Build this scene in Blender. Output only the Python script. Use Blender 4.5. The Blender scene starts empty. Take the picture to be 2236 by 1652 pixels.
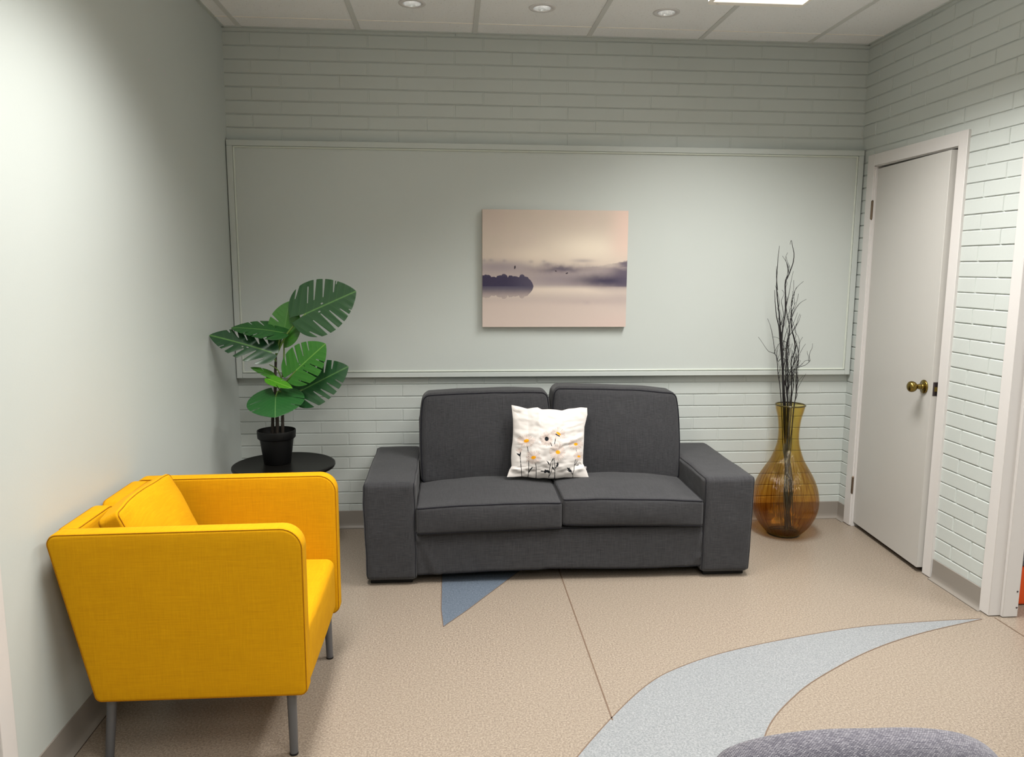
import bpy, bmesh, math, random
import numpy as np
from mathutils import Vector, Matrix, noise as mnoise

SC = bpy.context.scene
COL = SC.collection
R = math.radians
random.seed(7)

# ------------------------------------------------------------------ camera, world, exposure
CAM = (1.1771, -4.2867, 1.4804)
YAW, PITCH, ROLL, FPX = 0.0786, -0.1442, 0.0049, 1673.4
IW, IH = 2236, 1652


def cam_axes():
    f = Vector((math.sin(YAW) * math.cos(PITCH), math.cos(YAW) * math.cos(PITCH), math.sin(PITCH)))
    r0 = Vector((math.cos(YAW), -math.sin(YAW), 0))
    u0 = r0.cross(f)
    r = math.cos(ROLL) * r0 + math.sin(ROLL) * u0
    u = -math.sin(ROLL) * r0 + math.cos(ROLL) * u0
    return r, u, f


CR, CU, CF = cam_axes()


def at(px, py, axis, val):
    """point where the sight line of a photo pixel meets the plane axis=val (used to take measurements)"""
    d = CF + CR * ((px - IW / 2) / FPX) - CU * ((py - IH / 2) / FPX)
    o = Vector(CAM)
    t = (val - o[axis]) / d[axis]
    return o + d * t


cd = bpy.data.cameras.new('camera')
cam = bpy.data.objects.new('camera', cd)
COL.objects.link(cam)
m = Matrix((CR, CU, -CF)).transposed().to_4x4()
m.translation = Vector(CAM)
cam.matrix_world = m
cd.sensor_fit = 'HORIZONTAL'
cd.sensor_width = 36.0
cd.lens = FPX / IW * 36.0
cd.clip_start = 0.05
SC.camera = cam

w = bpy.data.worlds.new('world')
SC.world = w
w.use_nodes = True
w.node_tree.nodes['Background'].inputs[0].default_value = (0.9, 0.95, 1.0, 1)
w.node_tree.nodes['Background'].inputs[1].default_value = 0.15

SC.view_settings.view_transform = 'Standard'
SC.view_settings.look = 'None'
SC.view_settings.gamma = 1.0
SC.view_settings.use_curve_mapping = False
SC.view_settings.exposure = 0.0

W, H = 3.487, 2.706
YF = -6.4            # wall behind the camera
XC = 5.3             # far side of the next room
FIXZ = 2.645         # underside of the surface fixture


def area(name, loc, sx, sy, power, col=(1, 0.96, 0.88), spread=180, rot=(0, 0, 0)):
    l = bpy.data.lights.new(name, 'AREA')
    l.shape = 'RECTANGLE'
    l.size, l.size_y = sx, sy
    l.energy = power
    l.color = col
    l.spread = R(spread)
    o = bpy.data.objects.new(name, l)
    o.location = loc
    o.rotation_euler = rot
    COL.objects.link(o)
    return o


# ceiling lamps, the rear one added as fill (their housings are built further down)
TROFFERS = [(0.70, -2.05, 0.40, 0.90), (2.10, -3.50, 0.52, 1.12), (1.93, -5.2, 0.52, 1.12)]
LIGHT_COL = (1.0, 0.975, 0.945)
area('left_troffer_light', (0.70, -2.05, H - 0.035), 0.40, 0.90, 33, LIGHT_COL, 119)
area('troffer_light', (2.10, -3.50, H - 0.035), 0.52, 1.12, 34, LIGHT_COL, 140)
area('rear_fill_light', (1.93, -5.2, H - 0.035), 0.52, 1.12, 55, LIGHT_COL, 172)  # unseen rear lamp, added as fill for an even ambient on the walls
area('wall_fixture_light', (2.545, -1.37, FIXZ - 0.006), 0.38, 1.15, 49, LIGHT_COL, 130)
area('next_room_light', (4.4, -2.4, H - 0.04), 0.5, 1.1, 35, LIGHT_COL, 150)


# ------------------------------------------------------------------ materials
def srgb(r, g, b):
    def f(c):
        c = c / 255.0
        return c / 12.92 if c <= 0.04045 else ((c + 0.055) / 1.055) ** 2.4
    return (f(r), f(g), f(b), 1)


class NT:
    def __init__(s, name):
        s.m = bpy.data.materials.new(name)
        s.m.use_nodes = True
        s.t = s.m.node_tree
        s.b = s.t.nodes['Principled BSDF']
        s.out = s.t.nodes['Material Output']

    def n(s, kind, **kw):
        nd = s.t.nodes.new(kind)
        for k, v in kw.items():
            if k.startswith('i_'):
                key = k[2:].replace('_', ' ')
                nd.inputs[key].default_value = v
            else:
                setattr(nd, k, v)
        return nd

    def l(s, a, b):
        s.t.links.new(a, b)

    def coords(s, scale=(1, 1, 1), kind='Object', rot=(0, 0, 0)):
        tc = s.n('ShaderNodeTexCoord')
        mp = s.n('ShaderNodeMapping')
        mp.inputs['Scale'].default_value = scale
        mp.inputs['Rotation'].default_value = rot
        s.l(tc.outputs[kind], mp.inputs['Vector'])
        return mp.outputs['Vector']

    def noise(s, vec, scale=5, detail=3, rough=0.5):
        nd = s.n('ShaderNodeTexNoise')
        nd.inputs['Scale'].default_value = scale
        nd.inputs['Detail'].default_value = detail
        nd.inputs['Roughness'].default_value = rough
        if vec is not None:
            s.l(vec, nd.inputs['Vector'])
        return nd.outputs['Fac']

    def ramp(s, fac, stops):
        r = s.n('ShaderNodeValToRGB')
        el = r.color_ramp.elements
        el[0].position, el[0].color = stops[0]
        el[1].position, el[1].color = stops[-1]
        for p, c in stops[1:-1]:
            e = el.new(p)
            e.color = c
        s.l(fac, r.inputs[0])
        return r.outputs[0]

    def mix(s, fac, a, b, mode='MIX'):
        nd = s.n('ShaderNodeMix', data_type='RGBA', blend_type=mode)
        for sock, v in ((nd.inputs[0], fac), (nd.inputs[6], a), (nd.inputs[7], b)):
            if isinstance(v, (int, float, tuple)):
                sock.default_value = v
            else:
                s.l(v, sock)
        return nd.outputs[2]

    def math(s, op, a, b=0.0):
        nd = s.n('ShaderNodeMath', operation=op)
        for sock, v in ((nd.inputs[0], a), (nd.inputs[1], b)):
            if isinstance(v, (int, float)):
                sock.default_value = v
            else:
                s.l(v, sock)
        return nd.outputs[0]

    def bump(s, h, strength=0.3, dist=0.002):
        nd = s.n('ShaderNodeBump')
        nd.inputs['Strength'].default_value = strength
        nd.inputs['Distance'].default_value = dist
        s.l(h, nd.inputs['Height'])
        s.l(nd.outputs[0], s.b.inputs['Normal'])
        return nd.outputs[0]

    def base(s, c):
        if isinstance(c, tuple):
            s.b.inputs['Base Color'].default_value = c
        else:
            s.l(c, s.b.inputs['Base Color'])

    def set(s, rough=None, metal=None, spec=None, sheen=None):
        if rough is not None:
            s.b.inputs['Roughness'].default_value = rough
        if metal is not None:
            s.b.inputs['Metallic'].default_value = metal
        if spec is not None:
            s.b.inputs['Specular IOR Level'].default_value = spec
        if sheen is not None:
            s.b.inputs['Sheen Weight'].default_value = sheen
        return s


def paint(name, c, rough=0.5, bump=0.15, scale=180, var=0.03, spec=0.4):
    t = NT(name)
    v = t.coords()
    n1 = t.noise(v, 1.7, 3)
    dark = tuple(x * (1 - var * 2) for x in c[:3]) + (1,)
    t.base(t.mix(n1, dark, c))
    t.bump(t.noise(v, scale, 2), bump, 0.001)
    return t.set(rough=rough, spec=spec).m


def plain(name, c, rough=0.5, metal=0.0, spec=0.5):
    t = NT(name)
    v = t.coords()
    n1 = t.noise(v, 12, 2)
    t.base(t.mix(n1, tuple(x * 0.93 for x in c[:3]) + (1,), c))
    return t.set(rough=rough, metal=metal, spec=spec).m


def linen(name, c1, c2, c3, s=1.0, bump=0.35, rough=0.9, sheen=0.12):
    """woven fabric: long thin threads in two directions"""
    t = NT(name)
    h = t.noise(t.coords((14 * s, 420 * s, 420 * s)), 1.0, 3, 0.6)
    v = t.noise(t.coords((420 * s, 14 * s, 14 * s)), 1.0, 3, 0.6)
    big = t.noise(t.coords((3, 3, 3)), 1.0, 2)
    f = t.math('ADD', t.math('MULTIPLY', h, 0.55), t.math('MULTIPLY', v, 0.45))
    col = t.ramp(f, [(0.36, c1), (0.5, c2), (0.66, c3)])
    col2 = t.mix(t.math('MULTIPLY', big, 0.25), col, c1)
    t.base(col2)
    fine = t.noise(t.coords((700, 700, 700)), 1.0, 1)
    t.bump(t.math('ADD', f, t.math('MULTIPLY', fine, 0.4)), bump, 0.0012)
    return t.set(rough=rough, spec=0.15, sheen=sheen).m


M = {}
M['wall'] = paint('sage_wall_paint', srgb(190, 196, 192), rough=0.42, bump=0.12, scale=140)
M['brick'] = paint('sage_brick_paint', srgb(190, 196, 192), rough=0.45, bump=0.3, scale=60)
M['white'] = paint('white_gloss_trim', srgb(206, 203, 200), rough=0.32, bump=0.08)
M['door'] = paint('white_door_paint', srgb(186, 184, 179), rough=0.38, bump=0.1, scale=90)
M['base'] = paint('taupe_rubber_base', srgb(136, 130, 122), rough=0.45, bump=0.05)
M['dark'] = plain('dark_gap_brown', srgb(60, 50, 42), rough=0.8)  # dark brown of the base seam and of the sheet behind the door
M['beadpaint'] = paint('sage_bead_paint', srgb(198, 204, 194), rough=0.3, bump=0.05)


def ceiling_mat():
    t = NT('mineral_ceiling_tile')
    v = t.coords()
    a = t.noise(v, 130, 2)
    b = t.noise(v, 2.2, 2)
    vor = t.n('ShaderNodeTexVoronoi')
    vor.inputs['Scale'].default_value = 55
    t.l(v, vor.inputs['Vector'])
    pit = t.ramp(vor.outputs['Distance'], [(0.07, (0.35, 0.33, 0.3, 1)), (0.16, (1, 1, 1, 1))])
    c = t.mix(b, srgb(240, 243, 245), srgb(248, 250, 252))
    c = t.mix(t.math('MULTIPLY', a, 0.2), c, srgb(186, 182, 172))
    c = t.mix(0.5, c, t.mix(1.0, c, pit, 'MULTIPLY'))
    t.base(c)
    t.bump(a, 0.3, 0.002)
    return t.set(rough=0.95, spec=0.1).m


M['ceil'] = ceiling_mat()
M['tbar'] = plain('grey_ceiling_grid', srgb(214, 216, 214), rough=0.5)
M['tedge'] = plain('cream_frame_lit_edge', srgb(250, 246, 238), rough=0.6)  # fixture frames; on the tile edges it stands for caught light


def vinyl(name, c1, c2, c3):
    t = NT(name)
    v = t.coords()
    a = t.noise(v, 150, 3, 0.65)
    b = t.noise(v, 420, 2, 0.5)
    g = t.noise(v, 1.3, 2)
    f = t.math('ADD', t.math('MULTIPLY', a, 0.6), t.math('MULTIPLY', b, 0.4))
    c = t.ramp(f, [(0.39, c1), (0.5, c2), (0.60, c3)])
    c = t.mix(t.math('MULTIPLY', g, 0.18), c, c1)
    t.base(c)
    t.bump(a, 0.05, 0.001)
    rr = t.math('ADD', t.math('MULTIPLY', g, 0.12), 0.30)
    t.l(rr, t.b.inputs['Roughness'])
    return t.set(spec=0.35).m


M['floor'] = vinyl('beige_flecked_vinyl', srgb(112, 101, 90), srgb(137, 125, 111), srgb(160, 149, 134))
M['blue'] = vinyl('pale_blue_flecked_vinyl', srgb(112, 116, 118), srgb(131, 134, 136), srgb(151, 153, 154))
M['blue2'] = vinyl('slate_blue_flecked_vinyl', srgb(76, 86, 96), srgb(92, 102, 114), srgb(108, 118, 130))
M['seam'] = plain('floor_seam_brown', srgb(104, 84, 68), rough=0.6)

M['sofa'] = linen('charcoal_linen', srgb(42, 42, 44), srgb(54, 54, 56), srgb(66, 66, 68), s=1.3)
M['sofapipe'] = linen('charcoal_piping', srgb(14, 14, 18), srgb(22, 22, 28), srgb(32, 32, 38))
M['yellow'] = linen('yellow_linen', srgb(184, 130, 1), srgb(194, 140, 2), srgb(204, 150, 6), s=1.1, bump=0.25, sheen=0.0)
M['yseam'] = linen('ochre_seam', srgb(138, 88, 2), srgb(154, 100, 4), srgb(168, 112, 8), sheen=0.0)
M['steel'] = plain('dark_grey_leg_paint', srgb(92, 92, 94), rough=0.4, metal=0.3)
M['blackp'] = plain('black_plastic', srgb(11, 11, 11), rough=0.5, spec=0.3)
M['blackt'] = plain('black_table_lacquer', srgb(15, 14, 12), rough=0.4, spec=0.25)
M['brass'] = plain('antique_brass', srgb(132, 112, 58), rough=0.25, metal=1.0)
M['hinge'] = plain('worn_bronze', srgb(120, 104, 88), rough=0.4, metal=0.9)
M['latch'] = plain('dark_latch_steel', srgb(80, 72, 74), rough=0.35, metal=0.9)
M['chrome'] = plain('polished_reflector', srgb(240, 240, 240), rough=0.22, metal=1.0)
M['ring'] = plain('grey_trim_ring', srgb(222, 220, 220), rough=0.4)
M['branch'] = plain('black_twig_bark', srgb(20, 16, 18), rough=0.7)
M['soil'] = plain('dark_soil', srgb(30, 26, 22), rough=1.0)
M['bark'] = plain('dark_brown_stem', srgb(46, 38, 30), rough=0.7)
M['stalk'] = plain('green_leaf_stalk', srgb(92, 124, 50), rough=0.45)
M['tag'] = plain('white_care_label', srgb(205, 198, 200), rough=0.7)
M['orange'] = plain('orange_vinyl', srgb(214, 78, 22), rough=0.4)
M['canvas_edge'] = plain('pale_canvas_edge', srgb(206, 190, 176), rough=0.8)
M['pillow_back'] = plain('white_cotton', srgb(236, 230, 224), rough=0.9)


def vcol_mat(name, rough=0.85, spec=0.2, bump=None, gain=1.0):
    t = NT(name)
    a = t.n('ShaderNodeVertexColor', layer_name='Col')
    t.l(a.outputs['Color'], t.b.inputs['Base Color'])
    if bump:
        t.bump(t.noise(t.coords(), bump, 2), 0.25, 0.001)
    return t.set(rough=rough, spec=spec).m


M['canvas'] = vcol_mat('printed_canvas', 0.75, 0.2, 600)
M['print'] = vcol_mat('printed_cotton', 0.9, 0.15, 700)


def leaf_mat():
    t = NT('glossy_green_leaf')
    a = t.n('ShaderNodeVertexColor', layer_name='Col')
    n = t.noise(t.coords(), 30, 3)
    c = t.mix(t.math('MULTIPLY', n, 0.35), a.outputs['Color'], srgb(28, 66, 26))
    t.base(c)
    t.set(rough=0.30, spec=0.55)
    t.b.inputs['Subsurface Weight'].default_value = 0.0
    return t.m


M['leaf'] = leaf_mat()


def emis(name, col, s):
    t = NT(name)
    t.base(col)
    t.b.inputs['Emission Color'].default_value = col
    t.b.inputs['Emission Strength'].default_value = s
    return t.m


M['lens'] = emis('lit_lens', (1.0, 0.93, 0.82, 1), 1.3)
M['bulb'] = emis('small_bulb', (1.0, 0.96, 0.9, 1), 60.0)
M['glow'] = emis('glowing_side_lens', (1.0, 0.95, 0.88, 1), 4.0)


def woven():
    t = NT('grey_basket_weave')
    br = t.n('ShaderNodeTexBrick')
    br.offset = 0.5
    br.inputs['Scale'].default_value = 1.0
    br.inputs['Brick Width'].default_value = 0.0040
    br.inputs['Row Height'].default_value = 0.0021
    br.inputs['Mortar Size'].default_value = 0.00045
    br.inputs['Mortar Smooth'].default_value = 0.6
    br.inputs['Color1'].default_value = srgb(134, 132, 138)
    br.inputs['Color2'].default_value = srgb(88, 86, 95)
    br.inputs['Mortar'].default_value = srgb(58, 56, 66)
    tc = t.n('ShaderNodeTexCoord')
    sep = t.n('ShaderNodeSeparateXYZ')
    cmb = t.n('ShaderNodeCombineXYZ')
    t.l(tc.outputs['Object'], sep.inputs[0])
    t.l(sep.outputs['X'], cmb.inputs['X'])
    t.l(t.math('ADD', sep.outputs['Z'], sep.outputs['Y']), cmb.inputs['Y'])
    t.l(cmb.outputs[0], br.inputs['Vector'])
    t.base(br.outputs['Color'])
    inv = t.math('SUBTRACT', 1.0, br.outputs['Fac'])
    t.bump(inv, 0.6, 0.0015)
    return t.set(rough=0.85, spec=0.2, sheen=0.2).m


M['weave'] = woven()


def glass_mat():
    """amber glass: tinted see-through with a mirror-like coat; denser where the wall is seen edge-on"""
    t = NT('amber_glass')
    t.t.nodes.remove(t.b)
    tc = t.n('ShaderNodeTexCoord')
    sep = t.n('ShaderNodeSeparateXYZ')
    t.l(tc.outputs['Object'], sep.inputs[0])
    ang = t.math('ARCTAN2', sep.outputs['Y'], sep.outputs['X'])
    cmb = t.n('ShaderNodeCombineXYZ')
    t.l(t.math('ADD', t.math('MULTIPLY', ang, 12.0), t.math('MULTIPLY', sep.outputs['Z'], 6.0)), cmb.inputs['X'])
    t.l(t.math('MULTIPLY', sep.outputs['Z'], 3.0), cmb.inputs['Y'])
    nz = t.noise(cmb.outputs[0], 1.6, 3, 0.55)
    zmask = t.n('ShaderNodeMapRange')
    zmask.inputs['From Min'].default_value = 0.50
    zmask.inputs['From Max'].default_value = 0.38
    t.l(sep.outputs['Z'], zmask.inputs['Value'])
    rib = t.math('MULTIPLY', nz, zmask.outputs[0])
    bp = t.n('ShaderNodeBump')
    bp.inputs['Strength'].default_value = 0.5
    bp.inputs['Distance'].default_value = 0.012
    t.l(rib, bp.inputs['Height'])
    lw = t.n('ShaderNodeLayerWeight')
    lw.inputs['Blend'].default_value = 0.25
    t.l(bp.outputs[0], lw.inputs['Normal'])
    zr = t.n('ShaderNodeMapRange')
    zr.inputs['From Min'].default_value = 0.0
    zr.inputs['From Max'].default_value = 0.62
    t.l(sep.outputs['Z'], zr.inputs['Value'])
    thin = t.ramp(zr.outputs[0], [(0.0, srgb(214, 206, 130)), (0.06, srgb(232, 220, 150)), (0.16, srgb(249, 226, 180)), (0.30, srgb(251, 230, 182)), (0.45, srgb(250, 238, 192)), (1.0, srgb(249, 240, 198))])
    grow = t.ramp(nz, [(0.50, (0, 0, 0, 1)), (0.62, (1, 1, 1, 1))])
    thin = t.mix(t.math('MULTIPLY', t.math('MULTIPLY', grow, zmask.outputs[0]), 0.38), thin, srgb(206, 158, 96))
    col = t.mix(t.math('MULTIPLY', t.math('POWER', lw.outputs['Facing'], 1.5), 0.8), thin, srgb(208, 164, 104))
    tr = t.n('ShaderNodeBsdfTransparent')
    t.l(col, tr.inputs['Color'])
    gl = t.n('ShaderNodeBsdfGlossy')
    gl.inputs['Roughness'].default_value = 0.03
    t.l(bp.outputs[0], gl.inputs['Normal'])
    lw2 = t.n('ShaderNodeLayerWeight')
    lw2.inputs['Blend'].default_value = 0.5
    t.l(bp.outputs[0], lw2.inputs['Normal'])
    refl = t.math('ADD', t.math('MULTIPLY', t.math('POWER', lw2.outputs['Facing'], 5.0), 0.55), 0.045)
    mx = t.n('ShaderNodeMixShader')
    t.l(refl, mx.inputs[0])
    t.l(tr.outputs[0], mx.inputs[1])
    t.l(gl.outputs[0], mx.inputs[2])
    t.l(mx.outputs[0], t.out.inputs['Surface'])
    return t.m


M['glass'] = glass_mat()


# ------------------------------------------------------------------ mesh helpers (all shapes are written in world coordinates)
def world_of(o):
    mtx = o.matrix_basis.copy()
    p = o.parent
    while p:
        mtx = p.matrix_basis @ mtx
        p = p.parent
    return mtx


class MB:
    def __init__(s):
        s.v, s.f, s.c = [], [], None

    def add(s, vs, fs):
        k = len(s.v)
        s.v += [tuple(p) for p in vs]
        s.f += [tuple(i + k for i in f) for f in fs]
        return s

    def box(s, a, b):
        x0, y0, z0 = a
        x1, y1, z1 = b
        vs = [(x0, y0, z0), (x1, y0, z0), (x1, y1, z0), (x0, y1, z0), (x0, y0, z1), (x1, y0, z1), (x1, y1, z1), (x0, y1, z1)]
        return s.add(vs, [(0, 3, 2, 1), (4, 5, 6, 7), (0, 1, 5, 4), (1, 2, 6, 5), (2, 3, 7, 6), (3, 0, 4, 7)])

    def tube(s, pts, r, n=8, cap=True, closed=False):
        pts = [Vector(p) for p in pts]
        N = len(pts)
        rr = r if isinstance(r, (list, tuple)) else [r] * N
        vs, fs = [], []
        up = None
        for i, p in enumerate(pts):
            if closed:
                d = pts[(i + 1) % N] - pts[i - 1]
            else:
                d = pts[min(i + 1, N - 1)] - pts[max(i - 1, 0)]
            if d.length < 1e-9:
                d = Vector((0, 0, 1))
            d.normalize()
            if up is None:
                up = Vector((0, 0, 1)) if abs(d.z) < 0.9 else Vector((1, 0, 0))
            a = d.cross(up)
            if a.length < 1e-6:
                a = d.orthogonal()
            a.normalize()
            b = a.cross(d).normalized()
            up = b
            for j in range(n):
                t = 2 * math.pi * j / n
                vs.append(p + (a * math.cos(t) + b * math.sin(t)) * rr[i])
        segs = N if closed else N - 1
        for i in range(segs):
            for j in range(n):
                i2 = (i + 1) % N
                fs.append((i * n + j, i * n + (j + 1) % n, i2 * n + (j + 1) % n, i2 * n + j))
        if cap and not closed:
            fs.append(tuple(range(n))[::-1])
            fs.append(tuple((N - 1) * n + j for j in range(n)))
        return s.add(vs, fs)

    def lathe(s, prof, c, n=48, axis='z', close=False):
        """prof: list of (radius, height)"""
        vs, fs = [], []
        for (r, h) in prof:
            for j in range(n):
                t = 2 * math.pi * j / n
                a, b = r * math.cos(t), r * math.sin(t)
                if axis == 'z':
                    vs.append((c[0] + a, c[1] + b, c[2] + h))
                elif axis == 'x':
                    vs.append((c[0] + h, c[1] + a, c[2] + b))
                else:
                    vs.append((c[0] + a, c[1] + h, c[2] + b))
        for i in range(len(prof) - 1):
            for j in range(n):
                fs.append((i * n + j, i * n + (j + 1) % n, (i + 1) * n + (j + 1) % n, (i + 1) * n + j))
        if close:
            i = len(prof) - 1
            for j in range(n):
                fs.append((i * n + j, i * n + (j + 1) % n, (j + 1) % n, j))
        return s.add(vs, fs)

    def prism(s, poly, fn, d0, d1):
        """poly 2D outline, fn(u, v, d) -> world"""
        n = len(poly)
        vs = [fn(u, v, d0) for u, v in poly] + [fn(u, v, d1) for u, v in poly]
        fs = [tuple(range(n))[::-1], tuple(range(n, 2 * n))]
        for i in range(n):
            j = (i + 1) % n
            fs.append((i, j, n + j, n + i))
        return s.add(vs, fs)

    def build(s, name, mat, parent=None, smooth=False, bevel=0.0, bseg=2, colors=None, fixn=True, solid=0, sharp=40):
        me = bpy.data.meshes.new(name)
        vs = s.v
        if parent is not None:
            inv = world_of(parent).inverted()
            vs = [tuple(inv @ Vector(p)) for p in vs]
        me.from_pydata(vs, [], s.f)
        me.materials.append(mat)
        if fixn:
            bm = bmesh.new()
            bm.from_mesh(me)
            bmesh.ops.recalc_face_normals(bm, faces=bm.faces)
            bm.to_mesh(me)
            bm.free()
        if colors is not None:
            at_ = me.color_attributes.new('Col', 'FLOAT_COLOR', 'POINT')
            at_.data.foreach_set('color', np.asarray(colors, dtype=np.float32).ravel())
        o = bpy.data.objects.new(name, me)
        COL.objects.link(o)
        if parent is not None:
            o.parent = parent
        if bevel:
            b = o.modifiers.new('bevel', 'BEVEL')
            b.width = bevel
            b.segments = bseg
            b.limit_method = 'ANGLE'
            b.angle_limit = R(35)
        if solid:
            b = o.modifiers.new('solid', 'SOLIDIFY')
            b.thickness = solid
            b.offset = 0
        if smooth or bevel:
            for p in me.polygons:
                p.use_smooth = True
            if smooth != 'all':
                try:
                    me.set_sharp_from_angle(angle=R(sharp))
                except Exception:
                    pass
        return o


def thing(name, label, cat, loc, rz=0.0, group=None):
    o = bpy.data.objects.new(name, None)
    COL.objects.link(o)
    o.empty_display_size = 0.1
    o.location = loc
    o.rotation_euler = (0, 0, rz)
    o['label'] = label
    o['category'] = cat
    if group:
        o['group'] = group
    return o


def struct(o, label=None):
    o['kind'] = 'structure'
    if label:
        o['label'] = label
    return o


def arc_coords(h, r, k, n):
    """coordinates along one axis of a rounded box: equal angles on the rounding, even in between"""
    r = min(r, h * 0.98)
    inner = h - r
    e = [inner + r * math.tan(R(45) * (i + 1) / k) for i in range(k)]
    mid = [-inner + 2 * inner * i / n for i in range(n + 1)]
    return [-x for x in e[::-1]] + mid + e


def softbox(half, r, n=(10, 10, 10), k=4, deform=None, mb=None):
    """a rounded box of half sizes, centred on 0, deform(p, u) -> world point"""
    hx, hy, hz = half
    rr = min(r, hx, hy, hz)
    cs = [arc_coords(h, rr, k, m_) for h, m_ in zip(half, n)]
    idx, vs, fs = {}, [], []

    def vert(i, j, l):
        key = (i, j, l)
        if key in idx:
            return idx[key]
        p = Vector((cs[0][i], cs[1][j], cs[2][l]))
        inner = Vector([max(-(h - rr), min(h - rr, c)) for h, c in zip(half, p)])
        d = p - inner
        if d.length > 1e-9:
            p = inner + d.normalized() * rr
        u = Vector((p.x / hx, p.y / hy, p.z / hz))
        idx[key] = len(vs)
        vs.append(deform(p, u) if deform else p)
        return idx[key]
    L = [len(c) for c in cs]
    for ax in range(3):
        a, b = [q for q in range(3) if q != ax]
        for side in (0, L[ax] - 1):
            for i in range(L[a] - 1):
                for j in range(L[b] - 1):
                    quad = []
                    for (di, dj) in ((0, 0), (1, 0), (1, 1), (0, 1)):
                        ijk = [0, 0, 0]
                        ijk[ax], ijk[a], ijk[b] = side, i + di, j + dj
                        quad.append(vert(*ijk))
                    fs.append(tuple(quad))
    mb = mb or MB()
    mb.add(vs, fs)
    return mb


def edge_loop(half, r, axis, sign, n=24, k=5, lift=0.35):
    """closed path along the rounded edges that bound the face (axis, sign)"""
    rr = min(r, *half)
    a, b = [q for q in range(3) if q != axis]
    inner = [h - rr for h in half]
    pts = []
    corners = [(1, 1), (-1, 1), (-1, -1), (1, -1)]
    for ci, (sa, sb) in enumerate(corners):
        for t in range(k + 1):
            ph = {0: 0, 1: 90, 2: 180, 3: 270}[ci] + 90 * t / k
            d = [0, 0, 0]
            d[a], d[b], d[axis] = math.cos(R(ph)), math.sin(R(ph)), sign * 1.0
            dv = Vector(d).normalized() * rr
            p = [0, 0, 0]
            p[a], p[b], p[axis] = sa * inner[a], sb * inner[b], sign * inner[axis]
            pts.append(Vector(p) + dv)
        na, nb = corners[(ci + 1) % 4]
        last = pts[-1]
        nxt = [0, 0, 0]
        ph = {0: 90, 1: 180, 2: 270, 3: 360}[ci]
        d = [0, 0, 0]
        d[a], d[b], d[axis] = math.cos(R(ph)), math.sin(R(ph)), sign * 1.0
        dv = Vector(d).normalized() * rr
        nxt[a], nxt[b], nxt[axis] = na * inner[a], nb * inner[b], sign * inner[axis]
        nxt = Vector(nxt) + dv
        for q in range(1, n):
            pts.append(last.lerp(nxt, q / n))
    return pts


def pipe(half, r, axis, sign, deform, rad=0.003, n=24, out=1.0):
    pts = edge_loop(half, r, axis, sign, n)
    ps = []
    for p in pts:
        u = Vector((p.x / half[0], p.y / half[1], p.z / half[2]))
        ps.append(deform(p, u) if deform else p)
    return ps


def nz(p, s=1.0, seed=0.0):
    return mnoise.noise(Vector((p[0] * s + seed, p[1] * s + seed * 1.7, p[2] * s - seed)))


# ------------------------------------------------------------------ floor, ceiling, walls
mb = MB()
mb.box((-0.2, YF - 0.1, -0.12), (XC + 0.1, 0.2, 0.0))
floor = struct(mb.build('floor', M['floor']), 'beige flecked sheet vinyl floor with blue inlays')


def catmull(pts, n=10):
    out = []
    P = [pts[0]] + pts + [pts[-1]]
    for i in range(1, len(P) - 2):
        for t in range(n):
            u = t / n
            p0, p1, p2, p3 = P[i - 1], P[i], P[i + 1], P[i + 2]
            out.append(tuple(0.5 * ((2 * p1[k]) + (-p0[k] + p2[k]) * u + (2 * p0[k] - 5 * p1[k] + 4 * p2[k] - p3[k]) * u * u
                                    + (-p0[k] + 3 * p1[k] - 3 * p2[k] + p3[k]) * u ** 3) for k in range(len(p1))))
    out.append(tuple(pts[-1]))
    return out


def ribbon(mb, pts, wd, z0, z1):
    vs, fs = [], []
    for i, p in enumerate(pts):
        a = Vector(pts[max(i - 1, 0)][:2])
        b = Vector(pts[min(i + 1, len(pts) - 1)][:2])
        d = (b - a).normalized()
        nrm = Vector((-d.y, d.x)) * wd / 2
        for s_ in (1, -1):
            for z in (z0, z1):
                vs.append((p[0] + nrm.x * s_, p[1] + nrm.y * s_, z))
    for i in range(len(pts) - 1):
        a, b = i * 4, i * 4 + 4
        fs += [(a + 1, a + 3, b + 3, b + 1), (a, b, b + 2, a + 2), (a, a + 1, b + 1, b), (a + 2, b + 2, b + 3, a + 3)]
    mb.add(vs, fs)


outer = catmull([(1.30, -2.62), (1.40, -2.42), (1.55, -2.157), (1.838, -1.798), (2.054, -1.638), (2.351, -1.517), (2.808, -1.40), (3.13, -1.364), (3.43, -1.35)], 10)
inner = catmull([(1.98, -2.62), (2.02, -2.45), (2.165, -2.098), (2.378, -1.865), (2.617, -1.694), (2.856, -1.559), (3.113, -1.453), (3.43, -1.356)], 10)


def flat(u, v, d):
    return (u, v, d)


mb = MB()
n_ = min(len(outer), len(inner))


def resample(pts, n):
    L = [0]
    for a, b in zip(pts, pts[1:]):
        L.append(L[-1] + math.dist(a, b))
    out = []
    for i in range(n):
        t = L[-1] * i / (n - 1)
        j = max(k for k in range(len(L)) if L[k] <= t + 1e-9)
        j = min(j, len(pts) - 2)
        u = (t - L[j]) / max(L[j + 1] - L[j], 1e-9)
        out.append(tuple(pts[j][k] * (1 - u) + pts[j + 1][k] * u for k in range(2)))
    return out


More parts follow.
